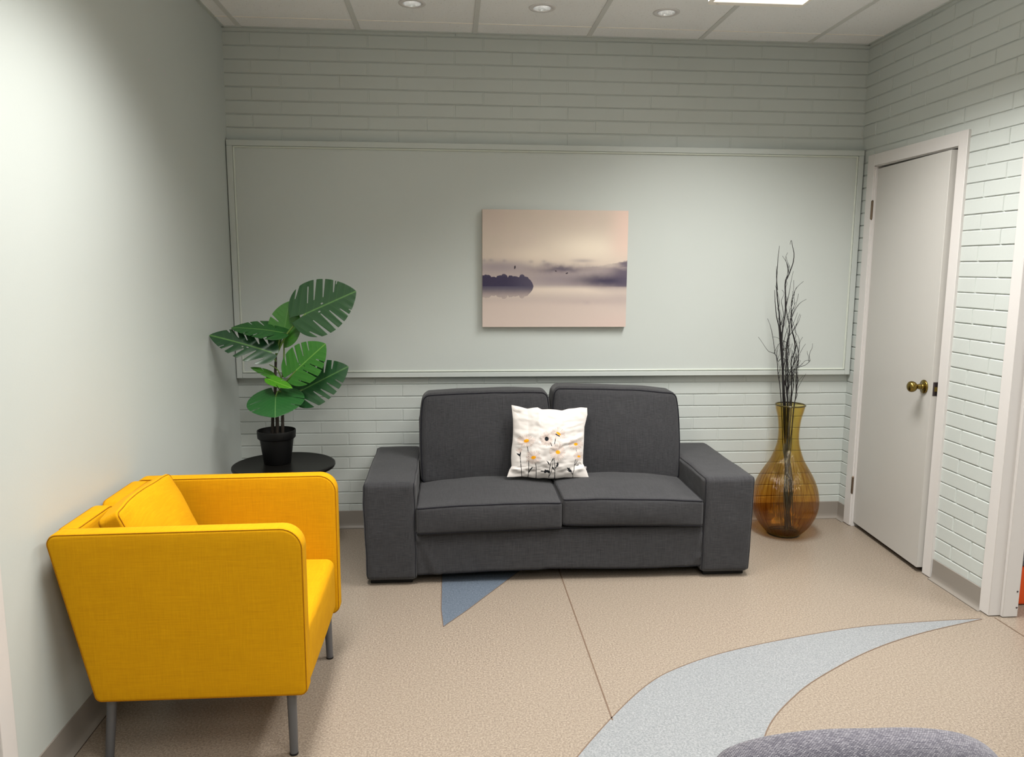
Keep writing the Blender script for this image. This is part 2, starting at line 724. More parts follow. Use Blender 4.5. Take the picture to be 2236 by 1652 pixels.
oo, ii = resample(outer, 70), resample(inner, 70)
vs = [(p[0], p[1], 0.0008) for p in oo] + [(p[0], p[1], 0.0008) for p in ii] + [(p[0], p[1], -0.01) for p in oo] + [(p[0], p[1], -0.01) for p in ii]
fs = [(i, i + 1, 71 + i, 70 + i) for i in range(69)] + [(i, 140 + i, 141 + i, i + 1) for i in range(69)] + [(70 + i, 71 + i, 211 + i, 210 + i) for i in range(69)]
mb.add(vs, fs)
mb.build('floor_inlay', M['blue'], floor)['label'] = 'pale blue crescent inlay'
mb = MB()
mb.prism([(1.133, -1.27), (1.122, -1.1), (1.12, -0.55), (1.60, -0.55), (1.427, -0.818), (1.326, -0.977), (1.233, -1.125)], flat, -0.01, 0.0008)
mb.build('floor_inlay', M['blue2'], floor)['label'] = 'slate blue triangular inlay'
mb = MB()
ribbon(mb, outer, 0.004, 0.0, 0.0012)
ribbon(mb, inner, 0.004, 0.0, 0.0012)
ribbon(mb, [(1.697, -0.3), (1.697, -1.0), (1.698, -1.975)], 0.005, 0.0, 0.0012)
ribbon(mb, [(1.133, -1.27), (1.122, -1.1), (1.12, -0.6)], 0.003, 0.0, 0.0012)
ribbon(mb, [(1.133, -1.27), (1.233, -1.125), (1.326, -0.977), (1.427, -0.818), (1.5, -0.705)], 0.003, 0.0, 0.0012)
ribbon(mb, [(3.495, -1.345), (3.502, -2.3)], 0.005, 0.0, 0.0012)
mb.build('floor_seam', M['seam'], floor)['label'] = 'thin brown seam lines'

# ceiling with openings for the downlights
DL = [(1.0, -0.44), (1.617, -0.434), (2.224, -0.424)]
DR = 0.043
xs = [-0.2] + [0.089 + 0.6096 * i for i in range(-0, 9)] + [XC + 0.1]
ys = [0.2, -0.165, -1.384, -2.603, -3.822, -5.041, YF - 0.1]
mb = MB()


def rect_hole(mb, x0, x1, y0, y1, c, r, z, n=32):
    vs, fs = [], []
    for j in range(n):
        t = 2 * math.pi * j / n
        dx, dy = math.cos(t), math.sin(t)
        tx = ((x1 - c[0]) / dx if dx > 1e-9 else (x0 - c[0]) / dx if dx < -1e-9 else 1e9)
        ty = ((y1 - c[1]) / dy if dy > 1e-9 else (y0 - c[1]) / dy if dy < -1e-9 else 1e9)
        tt = min(tx, ty)
        vs.append((c[0] + dx * r, c[1] + dy * r, z))
        vs.append((c[0] + dx * tt, c[1] + dy * tt, z))
    corners = [(x1, y1), (x0, y1), (x0, y0), (x1, y0)]
    base = len(vs)
    for cx_, cy_ in corners:
        vs.append((cx_, cy_, z))
    for j in range(n):
        k = (j + 1) % n
        fs.append((j * 2, j * 2 + 1, k * 2 + 1, k * 2))
        a, b = Vector(vs[j * 2 + 1]), Vector(vs[k * 2 + 1])
        if abs(a.x - b.x) > 1e-6 and abs(a.y - b.y) > 1e-6:
            for q, (cx_, cy_) in enumerate(corners):
                if (abs(a.x - cx_) < 1e-6 or abs(a.y - cy_) < 1e-6) and (abs(b.x - cx_) < 1e-6 or abs(b.y - cy_) < 1e-6):
                    fs.append((j * 2 + 1, base + q, k * 2 + 1))
    mb.add(vs, fs)


for i in range(len(xs) - 1):
    for j in range(len(ys) - 1):
        x0, x1, y1, y0 = xs[i], xs[i + 1], ys[j], ys[j + 1]
        hit = [d for d in DL if x0 < d[0] < x1 and y0 < d[1] < y1]
        if hit:
            rect_hole(mb, x0, x1, y0, y1, hit[0], DR, H)
        else:
            mb.add([(x0, y0, H), (x1, y0, H), (x1, y1, H), (x0, y1, H)], [(0, 1, 2, 3)])
mb.box((-0.2, YF - 0.1, H + 0.25), (XC + 0.1, 0.2, H + 0.3))
ceiling = struct(mb.build('ceiling', M['ceil'], fixn=False), 'white speckled mineral tile drop ceiling with grey grid')
mb = MB()
for x in xs[1:-1]:
    y1 = 0.0
    if abs(x - 2.5274) < 0.01:
        mb.box((x - 0.0125, -0.70, H - 0.004), (x + 0.0125, 0.0, H + 0.02))
        mb.box((x - 0.0125, YF, H - 0.004), (x + 0.0125, -2.1, H + 0.02))
    else:
        mb.box((x - 0.0125, YF, H - 0.004), (x + 0.0125, y1, H + 0.02))
mb.build('ceiling_grid', M['tbar'], ceiling, bevel=0.001)
mb = MB()
for y in ys[1:-1]:
    mb.box((0, y - 0.004, H - 0.0025), (XC, y + 0.004, H + 0.01))
mb.build('lit_tile_edge', M['tedge'], ceiling)  # lighter strips: light on the tile step is put into their colour
mb = MB()
mb.box((0, -0.012, H - 0.006), (W, 0, H + 0.01))
mb.box((W - 0.014, -5, H - 0.006), (W, 0, H + 0.01))
mb.box((0, -5, H - 0.006), (0.014, 0, H + 0.01))
mb.build('wall_angle', M['brick'], ceiling)

# plain left wall, walls behind the camera, next room
mb = MB()
mb.box((-0.15, YF, 0), (0, 0.15, H + 0.05))
wl = struct(mb.build('wall_left', M['wall']), 'smooth sage painted left wall')
mb = MB()
for q, sx, sz in [((325, 131), 0.006, 0.018), ((358, 154), 0.006, 0.014), ((361, 163), 0.004, 0.004)]:
    p = at(q[0], q[1], 0, 0.0)
    mb.lathe([(0.0, 0.0008), (sx, 0.0005), (sx * 1.1, -0.002)], (0, p.y, p.z), 12, 'x')
mb.build('paint_chip', M['tag'], wl)['label'] = 'white paint chips'
mb = MB()
mb.box((-0.15, YF - 0.15, 0), (XC + 0.15, YF, H + 0.05))
struct(mb.build('wall_front', M['wall']))
mb = MB()
mb.box((XC, YF, 0), (XC + 0.15, 0.15, H + 0.05))
mb.box((W + 0.14, -0.02, 0), (XC, 0.15, H + 0.05))
struct(mb.build('wall_next_room', M['wall']))

# brick courses
Z0, DZ = 0.138, 0.0688


def bricks(mb, fn, u0, u1, zlo, zhi, holes, phase, L, deep=0.0050, seed=1, head=0.0016, hw=0.0024):
    """fn(u, z, d): d is the distance out from the mortar bed into the room; face plane is at d=0"""
    rnd = random.Random(seed)
    k0 = int(math.floor((zlo - Z0) / DZ))
    k1 = int(math.ceil((zhi - Z0) / DZ))

    def slab(a, b, z0, z1, d0, d1, ch):
        if b - a < 0.002 or z1 - z0 < 0.002:
            return
        c = min(ch, (b - a) / 3, (z1 - z0) / 3)
        vs = [fn(a, z0, d0), fn(b, z0, d0), fn(b, z1, d0), fn(a, z1, d0),
              fn(a + c * .3, z0 + c * .3, d1 - ch * .75), fn(b - c * .3, z0 + c * .3, d1 - ch * .75), fn(b - c * .3, z1 - c * .3, d1 - ch * .75), fn(a + c * .3, z1 - c * .3, d1 - ch * .75),
              fn(a + c, z0 + c, d1), fn(b - c, z0 + c, d1), fn(b - c, z1 - c, d1), fn(a + c, z1 - c, d1)]
        fs = [(8, 9, 10, 11)]
        for q in (0, 4):
            for e in range(4):
                g = (e + 1) % 4
                fs.append((q + e, q + g, q + 4 + g, q + 4 + e))
        mb.add(vs, fs)
    for k in range(k0, k1):
        za, zb = Z0 + k * DZ, Z0 + (k + 1) * DZ
        z0, z1 = max(za, zlo), min(zb, zhi)
        if z1 - z0 < 0.004:
            continue
        ints = [(u0, u1)]
        for (ha, hb, hz0, hz1) in holes:
            if hz0 < (z0 + z1) / 2 < hz1:
                ints = [t for (a, b) in ints for t in ((a, min(b, ha)), (max(a, hb), b)) if t[1] - t[0] > 0.004]
        for (a, b) in ints:
            # mortar bed and the nearly full head joints
            mb.add([fn(a, z0, -deep), fn(b, z0, -deep), fn(b, z1, -deep), fn(a, z1, -deep)], [(0, 1, 2, 3)])
            slab(a, b, z0 + 0.0036, z1 - 0.0036, -deep, -head, 0.0010)
            ph = phase[k % 2]
            j = math.floor((a - ph) / L)
            x = ph + j * L
            while x < b:
                p, q = max(x + hw, a), min(x + L - hw, b)
                off = rnd.uniform(-0.0007, 0.0007)
                zj = rnd.uniform(-0.0006, 0.0006)
                slab(p, q, z0 + 0.0020 + zj, z1 - 0.0020 + zj, -0.0046, off, 0.0030)
                x += L
    return mb


mb = MB()
bricks(mb, lambda u, z, d: (u, -0.0005 - d, z), -0.02, W + 0.02, 0.0, H + 0.02, [], (0.134, 0.286), 0.3045, seed=3)
mb.box((-0.1, 0.0085, 0), (W + 0.1, 0.15, H + 0.05))
struct(mb.build('wall_back', M['brick']), 'sage painted brick wall behind the sofa')

# right wall: door opening, cased opening
DO = (-0.868, -0.148, 0.0, 2.035)
OP = (-2.30, -1.325, 0.0, 2.62)
mb = MB()
bricks(mb, lambda u, z, d: (W - d, u, z), -5.0, 0.02, 0.0, H + 0.02, [DO, OP], (-1.04, -1.172), 0.3045, seed=5, head=0.0042, hw=0.0042)
for (a, b, z0, z1) in [(-0.148, 0.0, 0, H), (-0.868, -0.148, 2.035, H), (-1.325, -0.868, 0, H), (-2.30, -1.325, 2.62, H), (YF, -2.30, 0, H)]:
    mb.box((W + 0.0085, a, z0), (W + 0.10, b, z1))
struct(mb.build('wall_right', M['brick']), 'sage painted brick wall with the white door')

# cove base
def cove(fn, a, b, name):
    prof = [(0, 0.100), (0.003, 0.098), (0.0035, 0.03), (0.005, 0.014), (0.010, 0.005), (0.020, 0.0018), (0.022, 0.0), (0, 0.0)]
    m_ = MB()
    n = len(prof)
    vs = [fn(a, d, z) for d, z in prof] + [fn(b, d, z) for d, z in prof]
    fs = [(i, (i + 1) % n, n + (i + 1) % n, n + i) for i in range(n)] + [tuple(range(n)), tuple(range(n, 2 * n))]
    m_.add(vs, fs)
    o = struct(m_.build(name, M['base'], smooth=True, sharp=50))
    m2 = MB()
    vs = [fn(a, 0.022, 0.0), fn(b, 0.022, 0.0), fn(b, 0.0245, 0.0), fn(a, 0.0245, 0.0), fn(a, 0.022, 0.001), fn(b, 0.022, 0.001), fn(b, 0.0245, 0.001), fn(a, 0.0245, 0.001)]
    m2.add(vs, [(0, 1, 2, 3), (4, 5, 6, 7), (2, 3, 7, 6)])
    m2.build('base_seam', M['dark'], o)
    return o


cove(lambda t, d, z: (t, -0.0015 - d, z), 0.0, W, 'baseboard_back')
cove(lambda t, d, z: (d, t, z), YF, 0.0, 'baseboard_left')
cove(lambda t, d, z: (W - 0.0015 - d, t, z), -0.093, 0.0, 'baseboard_right')
cove(lambda t, d, z: (W - 0.0015 - d, t, z), -1.283, -0.925, 'baseboard_right_2')
cove(lambda t, d, z: (W - 0.0015 - d, t, z), YF, -2.34, 'baseboard_right_3')

# painted-over board that covers the middle of the back wall
mb = MB()
PX0, PX1, PZ0, PZ1, PD = 0.004, W - 0.007, 0.872, 2.134, 0.040
mb.box((PX0, -PD + 0.010, PZ0), (PX1, -0.0008, PZ1))
board = struct(mb.build('trim_1', M['wall'], bevel=0.001), 'wide painted wall board with a raised frame')
fw = 0.030
mb = MB()
mb.box((PX0, -PD, PZ1 - fw), (PX1, -PD + 0.011, PZ1))
mb.box((PX0, -PD, PZ0), (PX0 + fw, -PD + 0.011, PZ1 - fw))
mb.box((PX1 - fw, -PD, PZ0), (PX1, -PD + 0.011, PZ1 - fw))
mb.box((PX0 + fw, -PD - 0.0, PZ0), (PX1 - fw, -PD + 0.011, PZ0 + fw - 0.004))
mb.build('board_frame', M['wall'], board, bevel=0.002)
mb = MB()
b1 = fw + 0.011


def beadbar(a, b):
    mb.tube([a, b], 0.0055, 10)


yb = -PD + 0.008
beadbar((PX0 + fw + .005, yb, PZ1 - fw - .005), (PX1 - fw - .005, yb, PZ1 - fw - .005))
beadbar((PX0 + fw + .005, yb, PZ0 + fw + .003), (PX1 - fw - .005, yb, PZ0 + fw + .003))
beadbar((PX0 + fw + .005, yb, PZ0 + fw + .003), (PX0 + fw + .005, yb, PZ1 - fw - .005))
beadbar((PX1 - fw - .005, yb, PZ0 + fw + .003), (PX1 - fw - .005, yb, PZ1 - fw - .005))
mb.build('board_bead', M['beadpaint'], board, smooth=True)

# ------------------------------------------------------------------ door in the right wall
mb = MB()
cz = 2.098
for (a, b, z0, z1) in [(-0.158, -0.093, 0.004, cz), (-0.923, -0.860, 0.004, cz), (-0.860, -0.158, 2.035, cz)]:
    mb.box((W - 0.013, a, z0), (W + 0.014, b, z1))
# jambs and stops inside the wall
mb.box((W - 0.004, -0.165, 0.0), (W + 0.13, -0.150, 2.05))
mb.box((W - 0.004, -0.868, 0.0), (W + 0.13, -0.853, 2.05))
mb.box((W - 0.004, -0.868, 2.030), (W + 0.13, -0.150, 2.045))
mb.box((W + 0.045, -0.176, 0.0), (W + 0.07, -0.163, 2.03))
mb.box((W + 0.045, -0.855, 0.0), (W + 0.07, -0.842, 2.03))
mb.box((W + 0.045, -0.855, 2.018), (W + 0.07, -0.163, 2.03))
frame = struct(mb.build('trim_2', M['white'], bevel=0.0015), 'white casing around the closed flush door')

door = bpy.data.objects.new('door_1', None)
COL.objects.link(door)
door.location = (W + 0.008, -0.160, 0.0)
door.rotation_euler = (0, 0, R(-3.6))
struct(door, 'white flush door standing slightly ajar')
DW = 0.688


def dm(p):
    return tuple(world_of(door) @ Vector(p))


mb = MB()
mb.box((0, -DW, 0.026), (0.042, -0.004, 2.020))
o = mb.build('door_leaf', M['door'], None, bevel=0.0015)
o.parent = door
for zc in (1.80, 0.245):
    mb = MB()
    mb.tube([(-0.016, 0.002, zc - 0.047), (-0.016, 0.002, zc + 0.047)], 0.0065, 12)
    for s_ in (-1, 1):
        mb.tube([(-0.016, 0.002, zc + s_ * 0.047), (-0.016, 0.002, zc + s_ * 0.053)], [0.0065, 0.003], 12)
    mb.box((-0.016, -0.002, zc - 0.045), (0.004, 0.001, zc + 0.045))
    for q in (-0.028, -0.010, 0.010, 0.028):
        mb.tube([(-0.016, 0.002, zc + q - 0.0006), (-0.016, 0.002, zc + q + 0.0006)], 0.0072, 12)
    o = mb.build('hinge', M['hinge'], None, smooth=True)
    o.parent = door
mb = MB()
kz, ky = 0.918, -0.628
mb.lathe([(0.0, -0.0), (0.033, -0.0), (0.0335, -0.004), (0.031, -0.0075), (0.018, -0.0095), (0.0125, -0.012), (0.0115, -0.020), (0.0135, -0.026), (0.0115, -0.030),
          (0.0105, -0.036), (0.016, -0.041), (0.0225, -0.047), (0.0262, -0.056), (0.0268, -0.064), (0.0245, -0.072), (0.018, -0.078), (0.009, -0.0815), (0.0, -0.0825)], (0, ky, kz), 32, 'x')
o = mb.build('door_knob', M['brass'], None, smooth='all')
o.parent = door
o['label'] = 'round brass knob'
mb = MB()
mb.box((0.008, -DW - 0.0015, kz - 0.036), (0.034, -DW + 0.001, kz + 0.030))
o = mb.build('latch_plate', M['latch'], None, bevel=0.001)
o.parent = door
mb = MB()
mb.add([(0.014, -DW - 0.001, kz - 0.014), (0.028, -DW - 0.001, kz - 0.014), (0.028, -DW - 0.001, kz + 0.008), (0.014, -DW - 0.001, kz + 0.008),
        (0.027, -DW - 0.010, kz - 0.014), (0.027, -DW - 0.010, kz + 0.008)],
       [(0, 1, 4), (3, 5, 2), (0, 4, 5, 3), (1, 2, 5, 4), (0, 3, 2, 1)])
l_ = mb.build('latch_bolt', M['brass'], None)
l_.parent = o
mb = MB()   # dark sheet; its colour stands for the shade beyond the door gap
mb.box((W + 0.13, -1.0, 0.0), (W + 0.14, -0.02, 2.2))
struct(mb.build('shade_sheet_behind_door', M['dark']))

# cased opening: steel frame wrapping the wall end
mb = MB()
poly = [(-0.012, -1.272), (-0.012, -1.333), (0.040, -1.333), (0.040, -1.349), (0.108, -1.349), (0.108, -1.272), (0.101, -1.272), (0.101, -1.31), (0.002, -1.31), (0.002, -1.272)]
mb.prism([(W + a, b) for a, b in poly], lambda u, v, d: (u, v, d), 0.003, 2.66)
mb.box((W - 0.012, -2.36, 2.60), (W + 0.108, -1.34, 2.66))
mb.box((W - 0.012, -2.36, 0.003), (W + 0.108, -2.29, 2.60))
of = struct(mb.build('trim_3', M['white'], bevel=0.002), 'white steel frame of the opening at the right edge')
mb = MB()
for q in [(2222, 1291), (2220, 1326)]:
    p = at(q[0], q[1], 1, -1.3495)
    mb.lathe([(0.0, -0.0018), (0.003, -0.0015), (0.0042, -0.0002), (0.0045, 0.001)], (p.x, -1.3495, p.z), 12, 'y')
mb.build('screw_head', M['latch'], of)
# door casing on the left wall, at the left edge of the view
mb = MB()
mb.box((0.0, -2.375, 0.0), (0.016, -2.309, 2.10))
mb.box((0.0, -3.30, 0.0), (0.016, -3.235, 2.10))
mb.box((0.0, -3.30, 2.035), (0.016, -2.309, 2.10))
struct(mb.build('trim_4', M['white'], bevel=0.002), 'white door casing on the left wall')
mb = MB()
mb.box((0.0, -3.235, 0.006), (0.006, -2.375, 2.035))
struct(mb.build('door_2', M['door'], bevel=0.001))

# ------------------------------------------------------------------ ceiling fixtures
for i, (x, y) in enumerate(DL):
    lab = ['leftmost of the three recessed ceiling downlights', 'middle of the three recessed ceiling downlights', 'rightmost recessed ceiling downlight, beside the bright square fixture'][i]
    t = thing('downlight', lab + ', silver reflector and grey ring', 'ceiling light', (x, y, H), group='recessed downlights in a row')
    mb = MB()
    mb.lathe([(DR - 0.001, 0.001), (DR + 0.001, -0.004), (0.064, -0.0025), (0.065, 0.0), (DR, 0.002)], (x, y, H), 40)
    mb.build('trim_ring', M['ring'], t, smooth='all')
    mb = MB()
    mb.lathe([(DR - 0.0005, -0.002), (DR - 0.003, 0.010), (0.036, 0.04), (0.030, 0.075), (0.022, 0.105), (0.0, 0.106)], (x, y, H), 40)
    mb.build('reflector', M['chrome'], t, smooth='all')
    mb = MB()
    mb.lathe([(0.0, 0.050), (0.010, 0.052), (0.016, 0.060), (0.018, 0.075), (0.012, 0.095), (0.012, 0.105)], (x, y, H), 24)
    mb.build('bulb', M['bulb'], t, smooth='all')

FX0, FX1, FY0, FY1, FZ = 2.328, 2.760, -1.98, -0.735, 2.645
t = thing('ceiling_fixture', 'lit rectangular cream ceiling light fixture at the top edge, right of the downlights', 'ceiling light', ((FX0 + FX1) / 2, (FY0 + FY1) / 2, H))
mb = MB()
mb.box((FX0 + 0.002, FY0 + 0.002, FZ + 0.013), (FX1 - 0.002, FY1 - 0.001, H - 0.0005))
mb.build('housing', M['ceil'], t, bevel=0.002)
mb = MB()
mb.box((FX0, FY0 + 0.01, FZ + 0.0135), (FX0 + 0.004, FY1 - 0.001, H - 0.008))
mb.box((FX1 - 0.004, FY0 + 0.01, FZ + 0.0135), (FX1, FY1 - 0.001, H - 0.008))
mb.build('side_lens', M['glow'], t)
mb = MB()
for a, b in [((FX0, FY0 + 0.0201), (FX0 + 0.012, FY1 - 0.0351)), ((FX1 - 0.012, FY0 + 0.0201), (FX1, FY1 - 0.0351)), ((FX0, FY0), (FX1, FY0 + 0.02)), ((FX0, FY1 - 0.035), (FX1, FY1))]:
    mb.box((a[0], a[1], FZ), (b[0], b[1], FZ + 0.014))
mb.build('lens_frame', M['tedge'], t, bevel=0.001)
mb = MB()
mb.box((FX0 + 0.011, FY0 + 0.018, FZ + 0.002), (FX1 - 0.011, FY1 - 0.033, FZ + 0.006))
mb.build('lens', M['lens'], t)
mb = MB()
mb.box((FX0 + 0.03, FY1 - 0.024, FZ - 0.002), (FX0 + 0.045, FY1 - 0.016, FZ + 0.001))
mb.build('latch', M['ring'], t)
for (x, y, sx, sy) in TROFFERS + [(4.4, -2.4, 0.5, 1.1)]:  # housings of lamps out of view; the rear one is added for fill
    t = thing('unseen_troffer', 'unseen ceiling troffer, out of the photographed view', 'ceiling light', (x, y, H), group='troffers behind the camera')
    mb = MB()
    for a, b in [((x - sx / 2 - .02, y - sy / 2 - .02), (x - sx / 2, y + sy / 2 + .02)), ((x + sx / 2, y - sy / 2 - .02), (x + sx / 2 + .02, y + sy / 2 + .02)),
                 ((x - sx / 2, y - sy / 2 - .02), (x + sx / 2, y - sy / 2)), ((x - sx / 2, y + sy / 2), (x + sx / 2, y + sy / 2 + .02))]:
        mb.box((a[0], a[1], H - 0.032), (b[0], b[1], H - 0.0065))
    mb.build('housing', M['tedge'], t)
    mb = MB()
    mb.box((x - sx / 2, y - sy / 2, H - 0.03), (x + sx / 2, y + sy / 2, H - 0.01))
    mb.build('lens', M['lens'], t)

# ------------------------------------------------------------------ sofa
sofa = thing('sofa', 'charcoal grey two-seat fabric sofa against the brick wall', 'sofa', (1.69, -0.47, 0))


def part_box(name, cx_, cy_, cz_, half, r, n, mat, parent, d2=None, pipes=(), prad=0.003, k=4, pmat=None, plabel='piping'):
    def df(p, u):
        q = Vector((cx_ + p.x, cy_ + p.y, cz_ + p.z))
        return d2(q, u) if d2 else q
    o = softbox(half, r, n, k, df).build(name, mat, parent, smooth='all')
    if pipes:
        m_ = MB()
        for ax, sg in pipes:
            m_.tube(pipe(half, r, ax, sg, df), prad, 6, closed=True)
        m_.build(plabel, pmat or M['sofapipe'], o, smooth='all')
    return o


def wr(q, s, a, seed):
    """small soft wrinkles"""
    return a * nz(q, s, seed) + a * 0.5 * nz(q, s * 2.3, seed + 5)


SF = -0.845
# base with the skirt panel
def d_base(q, u):
    y = q.y
    if u.y < -0.5:
        y += wr(q, 7, 0.003, 2)
        for (ax_, az_, bx_, bz_, am, wd) in [(1.005, 0.235, 1.105, 0.05, 0.010, 0.011), (1.02, 0.20, 1.06, 0.06, -0.006, 0.014), (2.34, 0.10, 2.372, 0.22, 0.007, 0.010), (2.30, 0.055, 2.372, 0.11, 0.006, 0.012)]:
            A, B, P = Vector((ax_, az_)), Vector((bx_, bz_)), Vector((q.x, q.z))
            t_ = max(0, min(1, (P - A).dot(B - A) / (B - A).length_squared))
            dd = (P - (A + (B - A) * t_)).length
            y -= am * math.exp(-(dd / wd) ** 2)
    z = q.z
    if u.z < -0.5:
        z += 0.006 * math.sin(q.x * 5.2) + (0.006 if q.x > 1.6 else 0)
    return Vector((q.x, y, z))


part_box('seat_base', 1.687, (SF + 0.012 - 0.10) / 2, 0.155, (0.690, (0.10 - SF - 0.012) / 2 * 1.0 - 0.10, 0.108), 0.018, (70, 6, 14), M['sofa'], sofa, d_base, [(1, -1)], 0.0028)


def d_arm(side):
    def f(q, u):
        x = q.x + 0.004 * nz(q, 6, side * 3)
        z = q.z
        y = q.y
        if u.z > 0:
            z += 0.006 * (1 - u.x ** 2) * (1 - u.y ** 2) + 0.002 * nz(q, 9, 4)
        if abs(u.x) > 0.9:
            x += 0.003 * nz(q, 9, 8)
        if u.y < -0.8:
            y += 0.003 * nz(q, 11, 9)
            y -= 0.008 * max(0, 1 - abs(u.z)) * (1 - u.x ** 2)
        # the top flares a touch wider than the foot
        x += (0.006 if side > 0 else -0.004) * u.z * (1 if u.x * side > 0 else 0.3)
        return Vector((x, y, z))
    return f


for side, x0, x1 in ((-1, 0.765, 1.006), (1, 2.368, 2.614)):
    part_box('armrest', (x0 + x1) / 2, (SF - 0.095) / 2, 0.261, ((x1 - x0) / 2, (-0.095 - SF) / 2, 0.236), 0.026, (10, 24, 14), M['sofa'], sofa, d_arm(side), [(0, -1), (0, 1)], 0.0024)
    for yy in (SF + 0.06, -0.16):
        mb = MB()
        mb.box((x0 + 0.022, yy - 0.02, 0.0), (x1 - 0.022, yy + 0.045, 0.045))
        mb.build('leg', M['blackp'], sofa, bevel=0.004)
# back frame
part_box('back_frame', 1.687, -0.165, 0.37, (0.69, 0.075, 0.33), 0.03, (16, 4, 8), M['sofa'], sofa, None, [(1, -1)], 0.0025)


# seat cushions
def d_seat(cx_, lift, seed, side):
    def f(q, u):
        x, y, z = q.x, q.y, q.z
        crown = (1 - u.x ** 4) * (1 - u.y ** 4)
        if u.z > 0:
            z += 0.030 * (1 - u.x ** 2) * (1 - 0.75 * u.y ** 2) + 0.002 * nz(q, 8, seed)
        # the front face bulges and the far inner corner sits lower/higher
        if u.y < 0:
            y -= 0.012 * (1 - u.x ** 2) * (1 - u.z ** 2) * (-u.y)
        z += lift * (u.x * side) * 1.0
        z += wr(q, 5, 0.002, seed + 2)
        y += wr(q, 7, 0.002, seed + 3)
        return Vector((x, y, z))
    return f


part_box('seat_cushion', 1.347, -0.555, 0.322, (0.340, 0.302, 0.064), 0.017, (26, 22, 8), M['sofa'], sofa, d_seat(1.345, 0.008, 1, 1), [(2, 1), (2, -1)], 0.0042)
part_box('seat_cushion', 2.028, -0.555, 0.334, (0.338, 0.300, 0.064), 0.017, (26, 22, 8), M['sofa'], sofa, d_seat(2.029, 0.010, 4, -1), [(2, 1), (2, -1)], 0.0042)


# back cushions: lean back a little
def d_back(cx_, cz_, seed, skew, dtop):
    def f(q, u):
        x, y, z = q.x, q.y, q.z
        y -= 0.036 * (1 - u.x ** 2) * (1 - u.z ** 2) * (1 if u.y < 0 else -0.4)
        # lean: bottom forward
        y -= 0.045 * (-u.z)
        if u.z > 0:
            z += u.z * (skew * u.x + dtop * (1 - u.x ** 2)) + u.z * 0.004 * nz(q, 7, seed + 9)
        x += 0.010 * u.x * (1 - u.z ** 2)
        y += wr(q, 5, 0.004, seed)
        # corner tuck
        if u.z > 0.5:
            x -= 0.010 * u.x * ((u.z - 0.5) * 2) ** 2 * (abs(u.x) ** 3)
        return Vector((x, y, z))
    return f


part_box('back_cushion', 1.350, -0.318, 0.600, (0.336, 0.082, 0.232), 0.036, (24, 8, 18), M['sofa'], sofa, d_back(1.35, 0.6, 11, 0.006, 0.010), [(1, -1), (1, 1)], 0.0042)
part_box('back_cushion', 2.036, -0.318, 0.605, (0.338, 0.084, 0.240), 0.036, (24, 8, 18), M['sofa'], sofa, d_back(2.03, 0.6, 21, -0.016, 0.010), [(1, -1), (1, 1)], 0.0042)

# ------------------------------------------------------------------ raster helpers for printed surfaces (colour by surface position)
def seg_mask(X, Y, pts, w0, w1=None):
    w1 = w0 if w1 is None else w1
    out = np.zeros(X.shape, bool)
    n = len(pts) - 1
    for i in range(n):
        (ax, ay), (bx, by) = pts[i], pts[i + 1]
        dx, dy = bx - ax, by - ay
        t = np.clip(((X - ax) * dx + (Y - ay) * dy) / (dx * dx + dy * dy + 1e-9), 0, 1)
        d = np.hypot(X - ax - t * dx, Y - ay - t * dy)
        ww = w0 + (w1 - w0) * (i + t) / n
        out |= d < ww
    return out


def poly_mask(X, Y, pts):
    out = np.zeros(X.shape, bool)
    n = len(pts)
    j = n - 1
    for i in range(n):
        xi, yi = pts[i]
        xj, yj = pts[j]
        c = ((yi > Y) != (yj > Y)) & (X < (xj - xi) * (Y - yi) / (yj - yi + 1e-12) + xi)
        out ^= c
        j = i
    return out


def vnoise(X, Y, s, seed=0, octv=4):
    rs = np.random.RandomState(seed)
    out = np.zeros(X.shape)
    amp, tot = 1.0, 0.0
    for o_ in range(octv):
        g = rs.rand(257, 257)
        x = (X * s) % 256
        y = (Y * s) % 256
        xi, yi = np.floor(x).astype(int), np.floor(y).astype(int)
        fx, fy = x - xi, y - yi
        fx, fy = fx * fx * (3 - 2 * fx), fy * fy * (3 - 2 * fy)
        a = g[yi, xi] * (1 - fx) + g[yi, xi + 1] * fx
        b = g[yi + 1, xi] * (1 - fx) + g[yi + 1, xi + 1] * fx
        out += amp * (a * (1 - fy) + b * fy)
        tot += amp
        amp *= 0.5
        s *= 2
    return out / tot


def lin(c):
    return np.array(srgb(*c)[:3])


